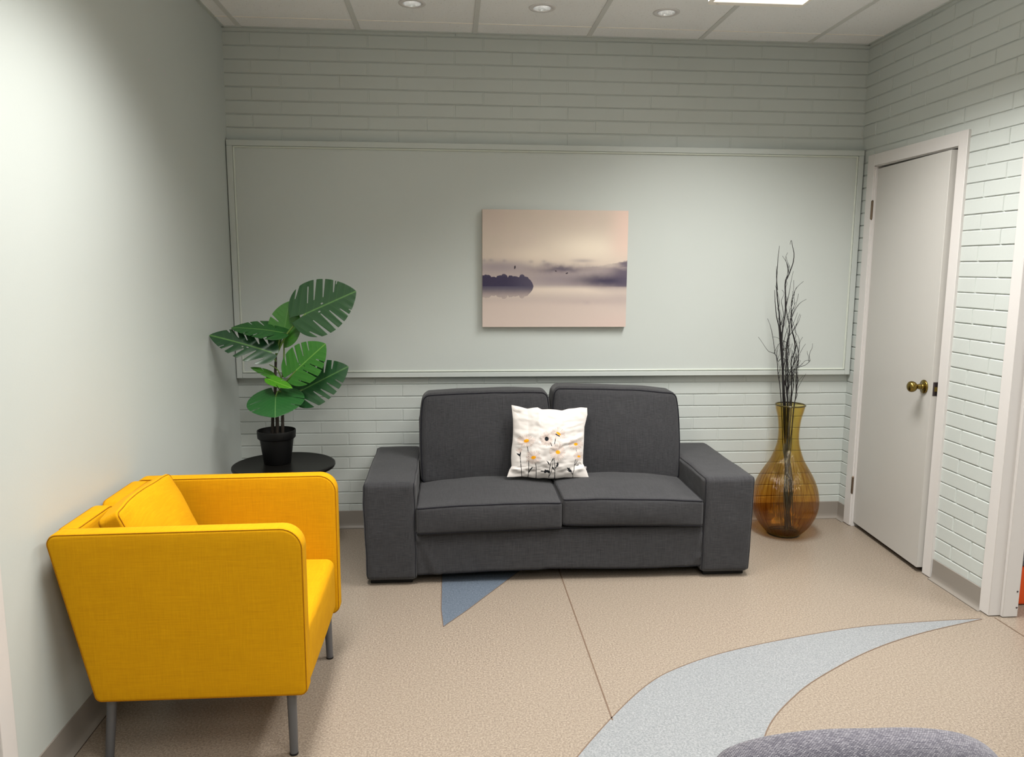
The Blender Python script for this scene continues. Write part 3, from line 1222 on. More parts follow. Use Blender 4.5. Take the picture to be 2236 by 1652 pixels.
# ------------------------------------------------------------------ daisy cushion
def cushion_px(u, v):
    """cushion outline on the photo; u, v in 0..1 (v down), a Coons patch"""
    top = [(1117, 884), (1133, 887), (1151, 892), (1163, 890), (1174, 889), (1183, 893.5), (1200, 893), (1214, 894), (1227, 896), (1241, 892), (1254, 891), (1268, 889), (1282, 890)]
    bot = [(1107, 1041), (1122, 1041), (1140, 1040), (1152, 1041), (1165, 1043), (1176, 1044), (1188, 1043), (1202, 1044.5), (1216, 1044), (1232, 1042), (1250, 1042), (1268, 1042), (1285.5, 1041)]
    lef = [(1117, 884), (1118.5, 900), (1120, 915), (1120.5, 935), (1120, 950), (1119, 965), (1117, 980), (1116, 1000), (1117, 1017), (1112, 1026), (1107, 1041)]
    rig = [(1282, 890), (1282.5, 905), (1279, 920), (1276, 932), (1275.5, 950), (1275, 965), (1274, 980), (1273, 1000), (1273, 1012), (1280, 1025), (1285.5, 1041)]

    def ev(P, t):
        t = t * (len(P) - 1)
        i = min(int(t), len(P) - 2)
        f = t - i
        return Vector((P[i][0] * (1 - f) + P[i + 1][0] * f, P[i][1] * (1 - f) + P[i + 1][1] * f))
    T, B, L, Rr = ev(top, u), ev(bot, u), ev(lef, v), ev(rig, v)
    c = (1 - v) * T + v * B + (1 - u) * L + u * Rr
    c -= (1 - u) * (1 - v) * Vector(top[0]) + u * (1 - v) * Vector(top[-1]) + (1 - u) * v * Vector(bot[0]) + u * v * Vector(bot[-1])
    return c


NU = 380
th = thing('throw_pillow', 'white throw pillow printed with daisies, leaning at the middle of the sofa', 'pillow', (1.68, -0.50, 0.40))
vs, cols, cx2, cy2 = [], [], [], []
for j in range(NU + 1):
    for i in range(NU + 1):
        u, v = i / NU, j / NU
        px = cushion_px(u, v)
        yb_ = -0.455 - 0.085 * v
        p = at(px.x, px.y, 1, yb_)
        uu, vv = 2 * u - 1, 2 * v - 1
        th_ = 0.062 * ((1 - abs(uu) ** 2.2) ** 0.75) * ((1 - abs(vv) ** 2.2) ** 0.75)
        wrk = 0.0
        wrk += 0.0075 * nz((u * 5 + v * 3, v * 9, 0), 1, 3) + 0.0030 * nz((u * 13, v * 20, 0), 1, 9)
        # pull folds running out of the corners
        for (cu, cv, ang, am) in [(0.02, 0.86, -25, 0.012), (0.98, 0.86, 205, 0.013), (0.99, 0.42, 200, 0.010), (0.0, 0.36, -20, 0.009), (0.03, 0.05, 35, 0.008), (0.98, 0.06, 150, 0.008)]:
            a_ = R(ang)
            du, dv = u - cu, v - cv
            al = du * math.cos(a_) - dv * math.sin(a_)
            ac = du * math.sin(a_) + dv * math.cos(a_)
            if al > -0.02:
                wrk += am * math.exp(-(ac / 0.035) ** 2) * math.exp(-max(al, 0) / 0.16)
                wrk -= am * 0.8 * math.exp(-((ac - 0.06) / 0.03) ** 2) * math.exp(-max(al, 0) / 0.14)
        edge = min(1.0, 12 * min(u, 1 - u, v, 1 - v))
        n_dir = Vector((0.02, -0.97, 0.24))
        p = p + n_dir * (th_ + wrk * edge)
        vs.append(p)
        cx2.append((px.x - 1080) * 8.258)
        cy2.append((px.y - 860) * 8.258)
X, Y = np.array(cx2), np.array(cy2)
C = np.tile(lin((206, 201, 196)), (len(vs), 1))
black, petal, petal2, gold = lin((28, 30, 34)), lin((198, 184, 175)), lin((188, 173, 166)), lin((226, 154, 26))


def petals(cx_, cy_, rx, ry, n, rot, seed, cen=None, tilt=0, arc=(0, 360)):
    global C
    rs = np.random.RandomState(seed)
    for k_ in range(n):
        a_ = arc[0] + (arc[1] - arc[0]) * (k_ + rs.uniform(-.2, .2)) / n + rot
        L_ = rs.uniform(0.82, 1.05)
        ex, ey = cx_ + rx * L_ * math.cos(R(a_)), cy_ + ry * L_ * math.sin(R(a_))
        bend = rs.uniform(-8, 8)
        mx_, my_ = (cx_ + ex) / 2 + bend, (cy_ + ey) / 2 + bend
        m_ = seg_mask(X, Y, [(cx_ + (mx_ - cx_) * 0.35, cy_ + (my_ - cy_) * 0.35), (mx_, my_), (ex, ey)], 9, 10.5)
        C[m_] = petal if k_ % 3 else petal2


def disc(cx_, cy_, rx, ry, rot, col):
    a_ = R(rot)
    dx, dy = X - cx_, Y - cy_
    u_ = dx * math.cos(a_) + dy * math.sin(a_)
    v_ = -dx * math.sin(a_) + dy * math.cos(a_)
    C[(u_ / rx) ** 2 + (v_ / ry) ** 2 < 1] = col


def line(pts, w0=6, w1=None):
    C[seg_mask(X, Y, pts, w0, w1)] = black


# stems first, blooms over them
line([(572, 950), (592, 1060), (600, 1200), (605, 1380), (600, 1500)], 5.5)
line([(447, 1110), (462, 1250), (478, 1400), (490, 1500)], 5.5)
line([(715, 1230), (735, 1340), (745, 1510)], 5.5)
line([(945, 830), (985, 900), (1010, 965)], 6)
line([(1090, 745), (1062, 820), (1048, 905)], 6)
line([(1040, 1130), (990, 1230), (972, 1330), (972, 1500)], 6)
line([(1042, 1150), (1060, 1250), (1070, 1350), (1080, 1520)], 6)
line([(1030, 1150), (1020, 1290), (1010, 1400), (975, 1480)], 4.5)
line([(1452, 960), (1455, 1035)], 4)
line([(1442, 1160), (1425, 1280), (1418, 1370), (1398, 1420), (1410, 1500)], 5.5)
line([(1498, 1160), (1470, 1220), (1435, 1280)], 5)
line([(1390, 1440), (1330, 1370)], 5)
petals(556, 845, 150, 112, 24, 0, 1)
petals(905, 812, 118, 125, 22, 5, 2)
petals(1115, 715, 128, 105, 22, 20, 3)
petals(1445, 905, 145, 92, 24, 0, 4)
petals(678, 1142, 130, 120, 24, 8, 5)
petals(1110, 1045, 148, 145, 26, 0, 6)
petals(1500, 1120, 95, 88, 18, 0, 7)
petals(450, 1060, 75, 80, 7, 215, 8, arc=(0, 100))
disc(556, 845, 46, 30, -12, gold)
disc(678, 1142, 42, 30, -12, gold)
disc(1110, 1048, 40, 34, 15, gold)
disc(1443, 905, 37, 26, 0, gold)
disc(1505, 1122, 32, 19, 5, gold)
disc(1122, 718, 46, 20, 36, gold)
disc(910, 812, 36, 38, 0, black)
line([(1075, 728), (1105, 748), (1135, 762)], 9)
C[poly_mask(X, Y, [(385, 1070), (415, 1068), (440, 1082), (460, 1030), (466, 1060), (455, 1125), (432, 1118), (405, 1092)])] = black
# leaves
C[poly_mask(X, Y, [(605, 1410), (618, 1365), (640, 1330), (674, 1308), (668, 1335), (640, 1365), (628, 1395), (608, 1425)])] = black
C[poly_mask(X, Y, [(806, 1388), (830, 1375), (880, 1383), (890, 1352), (920, 1368), (945, 1365), (980, 1388), (992, 1420), (960, 1425), (930, 1405), (905, 1422), (880, 1418), (870, 1398), (835, 1398)])] = black
C[poly_mask(X, Y, [(902, 1192), (938, 1215), (958, 1240), (972, 1285), (945, 1262), (925, 1225)])] = black
C[poly_mask(X, Y, [(1005, 1300), (1040, 1320), (1058, 1350), (1064, 1375), (1035, 1352), (1018, 1330)])] = black
C[poly_mask(X, Y, [(1070, 1330), (1090, 1300), (1076, 1295), (1098, 1270), (1082, 1250), (1102, 1248), (1108, 1205), (1118, 1240), (1136, 1232), (1124, 1262), (1138, 1270), (1120, 1285), (1128, 1302), (1105, 1305), (1085, 1335)])] = black
C[poly_mask(X, Y, [(1288, 1320), (1312, 1332), (1340, 1325), (1338, 1350), (1368, 1365), (1385, 1410), (1350, 1402), (1310, 1400), (1322, 1385), (1290, 1372), (1310, 1360), (1290, 1345)])] = black
C[poly_mask(X, Y, [(1440, 1272), (1480, 1278), (1500, 1266), (1518, 1275), (1490, 1290), (1455, 1286)])] = black
fs = []
for j in range(NU):
    for i in range(NU):
        a = j * (NU + 1) + i
        fs.append((a, a + NU + 1, a + NU + 2, a + 1))
mb = MB().add(vs, fs)
mb.build('pillow_front', M['print'], th, smooth='all', colors=np.concatenate([C, np.ones((len(C), 1))], 1), fixn=False)
NB = 40
vs = []
for j in range(NB + 1):
    for i in range(NB + 1):
        u, v = i / NB, j / NB
        px = cushion_px(u, v)
        p = at(px.x, px.y, 1, -0.455 - 0.085 * v)
        uu, vv = 2 * u - 1, 2 * v - 1
        th_ = 0.048 * ((1 - abs(uu) ** 2.2) ** 0.75) * ((1 - abs(vv) ** 2.2) ** 0.75)
        vs.append(p - Vector((0.02, -0.97, 0.24)) * th_)
fs = []
for j in range(NB):
    for i in range(NB):
        a = j * (NB + 1) + i
        fs.append((a, a + 1, a + NB + 2, a + NB + 1))
MB().add(vs, fs).build('pillow_back', M['pillow_back'], th, smooth='all', fixn=False)
mb = MB()
pA, pB = at(1273, 1019, 1, -0.53), at(1279, 1023, 1, -0.53)
mb.box((pA.x - 0.004, -0.532, pB.z), (pB.x + 0.003, -0.529, pA.z + 0.002))
mb.build('fabric_tag', M['tag'], th, bevel=0.0005)

# ------------------------------------------------------------------ canvas print on the wall board
CX0, CX1, CZ0, CZ1 = 1.3445, 2.146, 1.153, 1.789
cv = thing('canvas_print', 'landscape canvas print of a misty lake at dawn hanging above the sofa', 'picture', ((CX0 + CX1) / 2, -PD + 0.01, (CZ0 + CZ1) / 2))
NX, NY = 420, 330
sx_, ty_ = np.meshgrid(np.linspace(0, 1, NX + 1), np.linspace(0, 1, NY + 1))
X, Y = sx_ * 1800 + 195, ty_ * 1462 + 90


def lerp(a, b, t):
    t = np.clip(t, 0, 1)[..., None]
    return a * (1 - t) + b * t


def sm(x, a, b):
    t = np.clip((x - a) / (b - a), 0, 1)
    return t * t * (3 - 2 * t)


n1, n2 = vnoise(X, Y, 0.004, 1), vnoise(X, Y, 0.012, 2)
n3 = vnoise(X * 0.35, Y, 0.008, 3)
img = np.tile(lin((203, 184, 165)), X.shape + (1,)).astype(float)
img = lerp(img, lin((196, 176, 160)), sm(X, 700, 195) * sm(Y, 520, 100) * (0.5 + n1 * 0.5))
img = lerp(img, lin((196, 182, 160)), sm(n1, 0.4, 0.7) * 0.4)
img = lerp(img, lin((232, 216, 190)), np.exp(-((X - 1480) / 520) ** 2 - ((Y - 560) / 190) ** 2) * 0.95)
img = lerp(img, lin((226, 208, 182)), np.exp(-((X - 850) / 330) ** 2 - ((Y - 640) / 90) ** 2) * 0.6)
img = lerp(img, lin((226, 190, 170)), sm(X, 1650, 1990) * sm(Y, 800, 500) * 0.8)
# mist bank
mist_top = 690 + 22 * (vnoise(X, Y * 0, 0.02, 8) - 0.5) + sm(X, 600, 900) * 60
m_ = sm(Y, mist_top - 15, mist_top + 110)
img = lerp(img, lin((168, 152, 148)), m_ * 0.75)
# soft far treeline bumps
for (bx, by, br) in [(300, 700, 32), (465, 706, 26), (215, 705, 25), (955, 712, 30), (795, 716, 28)]:
    img = lerp(img, lin((150, 138, 138)), np.exp(-(((X - bx) / br) ** 2 + ((Y - by - 14) / 20) ** 2)) * 0.5)
img = lerp(img, lin((142, 130, 136)), np.exp(-((X - 1440) / 130) ** 2 - ((Y - 715) / 24) ** 2) * 0.55)
img = lerp(img, lin((150, 138, 142)), np.exp(-((X - 400) / 330) ** 2 - ((Y - 800) / 70) ** 2) * 0.8)
img = lerp(img, lin((92, 84, 98)), np.exp(-((X - 1150) / 330) ** 2 - ((Y - 828 - 60 * (n2 - .5)) / 52) ** 2) * np.clip(0.35 + n3 * 1.1, 0, 1))
img = lerp(img, lin((120, 110, 120)), np.exp(-((X - 1000) / 90) ** 2 - ((Y - 765) / 30) ** 2) * 0.5)
img = lerp(img, lin((138, 126, 132)), np.exp(-((X - 1150) / 420) ** 2 - ((Y - 950) / 90) ** 2) * 0.8)
# right hillside
ridge = 790 - np.clip((X - 1500) / 500, 0, 1) ** 1.4 * 85 + 18 * (vnoise(X, Y * 0, 0.05, 12) - 0.5)
hill = sm(Y, ridge - 3, ridge + 5) * sm(X, 1380, 1600) * (Y < 1040)
img = lerp(img, lin((106, 96, 108)), hill * (0.35 + 0.65 * sm(X, 1600, 1985)) * (0.35 + 0.65 * sm(n3, 0.35, 0.6)))
img = lerp(img, lin((166, 152, 148)), np.exp(-((X - 1560) / 190) ** 2 - ((Y - 858 + (X - 1560) * 0.1) / 38) ** 2) * 0.7)
dk = sm(X, 1080, 1720) * np.exp(-((Y - 968 + 30 * (n2 - .5)) / 78) ** 2) * np.clip(0.75 + 0.5 * n3, 0, 1)
img = lerp(img, lin((56, 54, 78)), dk * 0.98)
img = lerp(img, lin((88, 80, 98)), hill * sm(X, 1780, 1985) * sm(Y, 760, 860) * 0.7)
# water
wt = sm(Y, 1010, 1085 + 90 * sm(X, 1400, 1900))
img = lerp(img, lin((214, 196, 176)), wt * sm(Y, 1250, 1060) + 0 * X)
img = lerp(img, lin((200, 180, 166)), sm(Y, 1120, 1300))
img = lerp(img, lin((206, 178, 164)), sm(Y, 1300, 1550) * sm(X, 1200, 1990) * 0.7)
img = lerp(img, lin((172, 152, 148)), np.exp(-((X - 1500) / 330) ** 2 - ((Y - 1235) / 36) ** 2) * 0.5 * (0.4 + n2))
img = lerp(img, lin((178, 160, 152)), np.exp(-((X - 1950) / 220) ** 2 - ((Y - 1200) / 90) ** 2) * 0.6)
# left island with its reflection
bumps = [(250, 58, 46), (330, 40, 20), (420, 60, 40), (462, 45, 58), (545, 40, 38), (600, 60, 30), (685, 40, 60), (735, 46, 34), (785, 40, 16), (205, 30, 40)]
topl = np.full(X.shape, 0.0)
for bx, bw, bh in bumps:
    topl = np.maximum(topl, bh * np.sqrt(np.clip(1 - ((X - bx) / bw) ** 2, 0, 1)))
topl += 12 * (vnoise(X, Y * 0, 0.09, 20) - 0.5)
body = 940 + (np.clip(X - 520, 0, 310) / 310) * 14 + (np.clip(X - 730, 0, 102) / 102) ** 2.2 * 90
top = body - topl * 1.0
isl = (Y > top) & (Y < 1042) & (X < 832)
img[isl] = lerp(np.tile(lin((50, 48, 76)), (isl.sum(), 1)), lin((84, 80, 98)), sm(X[isl], 450, 830) * 0.6 + sm(Y[isl], 930, 880) * 0.5)
bot = 2084 - top - 30
bot = np.where(X < 832, bot, 0)
rf = (Y >= 1042) & (Y < np.minimum(bot * 1.0 + 25, 1215)) & (X < 830)
img[rf] = lerp(np.tile(lin((78, 76, 96)), (rf.sum(), 1)), lin((176, 158, 148)), sm(Y[rf], 1042, 1185) * (0.75 + 0.3 * n2[rf]))
for (bx, by, a_, b_, rt) in [(595, 802, 9, 22, 10), (1103, 846, 10, 6, 20), (1241, 872, 16, 7, -15)]:
    c_, s_ = math.cos(R(rt)), math.sin(R(rt))
    dx, dy = X - bx, Y - by
    mk = ((dx * c_ + dy * s_) / a_) ** 2 + ((-dx * s_ + dy * c_) / b_) ** 2 < 1
    img[mk] = lin((30, 28, 34))
grey = img.mean(axis=2, keepdims=True)
img = img * 0.74 + grey * 0.26 + np.array([0.012, 0.006, 0.012])
img = img.reshape(-1, 3)
yf = -0.0625
vs = [(CX0 + (CX1 - CX0) * i / NX, yf, CZ1 + (CZ0 - CZ1) * j / NY) for j in range(NY + 1) for i in range(NX + 1)]
fs = [(j * (NX + 1) + i, (j + 1) * (NX + 1) + i, (j + 1) * (NX + 1) + i + 1, j * (NX + 1) + i + 1) for j in range(NY) for i in range(NX)]
MB().add(vs, fs).build('printed_face', M['canvas'], cv, colors=np.concatenate([img, np.ones((len(img), 1))], 1), fixn=False)
mb = MB()
mb.box((CX0, yf + 0.0002, CZ0), (CX1, -PD + 0.0095, CZ1))
mb.build('stretcher', M['canvas_edge'], cv)

# ------------------------------------------------------------------ yellow armchair
chair = thing('armchair', 'yellow fabric tub armchair with grey legs, its back to the left wall', 'armchair', (0.42, -1.785, 0))


def round_poly(pts, rads, n=8):
    out = []
    N = len(pts)
    for i in range(N):
        P, A, B = Vector(pts[i]), Vector(pts[i - 1]), Vector(pts[(i + 1) % N])
        da, db = (A - P).normalized(), (B - P).normalized()
        r = rads[i]
        ang = da.angle(db)
        t = r / math.tan(ang / 2)
        c = P + (da + db).normalized() * (r / math.sin(ang / 2))
        s0, s1 = P + da * t, P + db * t
        a0 = math.atan2(s0.y - c.y, s0.x - c.x)
        a1 = math.atan2(s1.y - c.y, s1.x - c.x)
        dlt = (a1 - a0 + math.pi) % (2 * math.pi) - math.pi
        for k in range(n + 1):
            a_ = a0 + dlt * k / n
            out.append((c.x + r * math.cos(a_), c.y + r * math.sin(a_)))
    return out


def slab_panel(name, poly, fn, thick, er, mat, parent, seam_side=None):
    """upholstered panel: outline with rounded long edges (er) and slightly crowned faces, seam tubes on its two faces"""
    cen = Vector((sum(p[0] for p in poly) / len(poly), sum(p[1] for p in poly) / len(poly)))

    def inset(d):
        N = len(poly)
        out = []
        for i in range(N):
            a, b, c = Vector(poly[i - 1]), Vector(poly[i]), Vector(poly[(i + 1) % N])
            t_ = (c - a).normalized()
            nrm = Vector((-t_.y, t_.x))
            if nrm.dot(cen - b) < 0:
                nrm = -nrm
            out.append(b + nrm * d)
        return out
    rings = []
    for k in range(5):
        a_ = R(90 * k / 4)
        rings.append((er * (1 - math.sin(a_)), -thick / 2 + er * (1 - math.cos(a_))))
    for k in range(5):
        a_ = R(90 * k / 4)
        rings.append((er * (1 - math.cos(a_)), thick / 2 - er * (1 - math.sin(a_))))
    vs, fs = [], []
    N = len(poly)
    for d, w_ in rings:
        for p in inset(d):
            vs.append(fn(p.x, p.y, w_))
    for i in range(len(rings) - 1):
        for j in range(N):
            fs.append((i * N + j, i * N + (j + 1) % N, (i + 1) * N + (j + 1) % N, (i + 1) * N + j))
    # faces: concentric inner rings with a slight crown
    for end, sgn in ((0, -1), (len(rings) - 1, 1)):
        prev = [end * N + j for j in range(N)]
        ip = inset(er)
        for q, f_ in enumerate((0.85, 0.6, 0.3)):
            st = len(vs)
            for p in ip:
                pp = cen + (p - cen) * f_
                vs.append(fn(pp.x, pp.y, sgn * (thick / 2 + 0.005 * (1 - f_))))
            cur = list(range(st, st + N))
            for j in range(N):
                fs.append((prev[j], prev[(j + 1) % N], cur[(j + 1) % N], cur[j]))
            prev = cur
        st = len(vs)
        vs.append(fn(cen.x, cen.y, sgn * (thick / 2 + 0.005)))
        for j in range(N):
            fs.append((prev[j], prev[(j + 1) % N], st))
    o = MB().add(vs, fs).build(name, mat, parent, smooth='all')
    mb = MB()
    for sgn in (-1, 1):
        pp = inset(er * 0.30)
        mb.tube([fn(p.x, p.y, sgn * (thick / 2 - er * 0.30 + 0.0008)) for p in pp], 0.0016, 5, closed=True)
    mb.build('seam', M['yseam'], o, smooth='all')
    return o


AT = 0.060
armpoly = round_poly([(0.132, 0.214), (0.022, 0.728), (0.742, 0.734), (0.742, 0.212)], [0.022, 0.030, 0.065, 0.022], 8)
armpoly2 = round_poly([(0.132, 0.196), (0.026, 0.716), (0.748, 0.722), (0.748, 0.180)], [0.022, 0.030, 0.065, 0.030], 8)


def fine_poly(poly, n=6):
    out = []
    for i in range(len(poly)):
        a, b = Vector(poly[i]), Vector(poly[(i + 1) % len(poly)])
        m_ = max(1, int((b - a).length / 0.05))
        for k in range(m_):
            out.append(tuple(a.lerp(b, k / m_)))
    return out


slab_panel('armrest', fine_poly(armpoly), lambda u, v, d: (u, -2.09 + d, v), AT, 0.012, M['yellow'], chair)
slab_panel('armrest', fine_poly(armpoly2), lambda u, v, d: (u, -1.478 + d, v), AT, 0.012, M['yellow'], chair)


# two overlapping back shells
def back_shell(y0, y1, rl, rr_, xo, zt):
    poly = round_poly([(y0, 0.215), (y0, zt), (y1, zt), (y1, 0.215)], [0.02, rl, rr_, 0.02], 8)

    def fn(u, v, d):
        x = 0.160 + (v - 0.214) * (-0.110 / 0.514) + xo + d
        return (x, u, v)
    return slab_panel('backrest', fine_poly(poly), fn, 0.058, 0.014, M['yellow'], chair)


back_shell(-2.066, -1.792, 0.03, 0.045, 0.006, 0.722)
back_shell(-1.786, -1.502, 0.045, 0.03, 0.004, 0.716)


def d_cseat(q, u):
    z = q.z
    x = q.x
    if u.z > 0:
        z += 0.012 * (1 - u.x ** 2) * (1 - u.y ** 2)
    if u.x > 0.5:
        x += 0.006 * (1 - u.z ** 2) * (1 - u.y ** 2)
    z += 0.002 * nz(q, 7, 3)
    return Vector((x, q.y, z))


part_box('seat', 0.444, -1.784, 0.305, (0.292, 0.278, 0.104), 0.030, (16, 16, 8), M['yellow'], chair, d_cseat)
# loose cushion leaning on the back
LC = Vector((0.232, -1.800, 0.570))


def d_loose(q, u):
    p = q - LC
    # puff up the middle, pinch corners
    pf = (1 - abs(u.y) ** 2.4) * (1 - abs(u.z) ** 2.4)
    x = p.x * (0.55 + 0.65 * pf)
    y = p.y * (1 - 0.05 * (1 - abs(u.y)) * abs(u.z) ** 2)
    z = p.z + 0.012 * (u.z > 0) * (1 - u.y ** 2)
    x += 0.006 * nz(q, 9, 4) + 0.003 * nz(q, 22, 7)
    z += 0.005 * nz(q, 8, 12)
    y += 0.004 * nz(q, 10, 15)
    tilt = R(-24)
    X_ = x * math.cos(tilt) + z * math.sin(tilt)
    Z_ = -x * math.sin(tilt) + z * math.cos(tilt)
    return LC + Vector((X_, y, Z_))


th = thing('loose_cushion', 'yellow fabric cushion leaning inside the yellow armchair', 'cushion', (0.30, -1.80, 0.42))
part_box('cushion_body', LC.x, LC.y, LC.z, (0.060, 0.222, 0.192), 0.018, (8, 26, 22), M['yellow'], th, d_loose, [(0, 1), (0, -1)], 0.0018, pmat=M['yseam'], plabel='cushion_seam')
for (bx, by, tx, ty) in [(0.686, -2.079, 0.684, -2.072), (0.135, -2.066, 0.155, -2.06), (0.704, -1.497, 0.700, -1.50), (0.135, -1.50, 0.155, -1.50)]:
    mb = MB()
    mb.tube([(bx, by, 0.004), (tx, ty, 0.218)], [0.0125, 0.0150], 20)
    lg = mb.build('leg', M['steel'], chair, smooth=True)
    mb = MB()
    mb.tube([(bx, by, 0.0), (bx, by, 0.006)], 0.0132, 20)
    mb.build('foot_pad', M['blackp'], lg, smooth=True)
mb = MB()
mb.prism([(0.222, 0.215), (0.215, 0.180), (0.235, 0.178), (0.262, 0.190), (0.285, 0.215)], lambda u, v, d: (u, -2.03 + d + (0.215 - v) * 0.2, v), 0, 0.0012)
mb.build('care_tag', M['tag'], chair)['label'] = 'white label under the seat'
mb = MB()
p = at(627, 1048, 1, -1.509)
mb.lathe([(0.0, -0.0008), (0.004, -0.0006), (0.006, 0.0)], (p.x, -1.5085, p.z - 0.004), 10, 'y')
# ------------------------------------------------------------------ round side table
TX, TY, TZ = 0.334, -0.470, 0.500
tb = thing('side_table', 'round black side table between the armchair and the back left corner', 'table', (TX, TY, 0))
mb = MB()
mb.lathe([(0.0, 0.0), (0.236, 0.0), (0.2475, 0.004), (0.251, 0.011), (0.250, 0.019), (0.245, 0.022), (0.238, 0.021), (0.232, 0.019), (0.0, 0.019)], (TX, TY, TZ - 0.021), 96)
mb.build('table_top', M['blackt'], tb, smooth=True, sharp=60)
for a_ in (45, 135, 225, 315):
    mb = MB()
    mb.tube([(TX + 0.205 * math.cos(R(a_)), TY + 0.205 * math.sin(R(a_)), 0.0), (TX + 0.165 * math.cos(R(a_)), TY + 0.165 * math.sin(R(a_)), TZ - 0.02)], 0.011, 12)
    mb.build('leg', M['blackp'], tb, smooth=True)
mb = MB()
mb.tube([(TX + 0.165 * math.cos(R(a_)), TY + 0.165 * math.sin(R(a_)), TZ - 0.032) for a_ in range(0, 360, 10)], 0.008, 8, closed=True)
mb.build('rim_brace', M['blackp'], tb, smooth=True)

# ------------------------------------------------------------------ potted monstera
PX, PY = 0.296, -0.440
ZT = TZ - 0.002
plant = thing('potted_monstera', 'artificial green split-leaf plant in a black pot on the round table', 'plant', (PX, PY, ZT))
mb = MB()
prof = [(0.0, 0.0), (0.062, 0.0), (0.066, 0.004), (0.0825, 0.128), (0.089, 0.129), (0.0925, 0.133), (0.0945, 0.166), (0.0935, 0.170), (0.0895, 0.170), (0.0875, 0.150), (0.080, 0.135)]
mb.lathe(prof, (PX, PY, ZT), 64)
mb.build('plant_pot', M['blackp'], plant, smooth=True, sharp=50)
mb = MB()
mb.lathe([(0.0, 0.143), (0.03, 0.145), (0.06, 0.142), (0.0862, 0.139)], (PX, PY, ZT), 32)
mb.build('soil', M['soil'], plant, smooth=True)


def lp(cx_, cy_, y):
    """crop position on the plant close-up -> point on plane y"""
    return at(420 + cx_ * 0.28442, 590 + cy_ * 0.28442, 1, y)


def stem(pts, r0, r1, mat, name='stem', parent=plant, n=10):
    c = catmull([tuple(p) for p in pts], 6)
    k = len(c)
    rr = [r0 + (r1 - r0) * i / (k - 1) + 0.0005 * math.sin(i * 2.1) for i in range(k)]
    return MB().tube(c, rr, n).build(name, mat, parent, smooth='all')


s1 = stem([(PX + 0.002, PY, ZT + 0.13), lp(652, 1150, PY), lp(638, 1000, PY - 0.005), lp(636, 820, PY), lp(640, 720, PY), lp(640, 655, PY)], 0.0095, 0.0055, M['bark'])
s1['label'] = 'tallest dark brown stem'
s2 = stem([(PX - 0.022, PY + 0.01, ZT + 0.13), lp(617, 1150, PY + 0.01), lp(622, 1100, PY + 0.01), lp(650, 1010, PY + 0.01), lp(685, 940, PY + 0.01), lp(690, 860, PY + 0.01)], 0.0085, 0.005, M['bark'])
s3 = stem([(PX + 0.030, PY - 0.005, ZT + 0.13), lp(693, 1150, PY), lp(692, 1080, PY), lp(686, 960, PY + 0.005), lp(692, 840, PY + 0.01)], 0.0085, 0.0055, M['bark'])


def clip_tri_field(V, Fd):
    """keep the part of each grid cell triangle where the field is positive"""
    pass


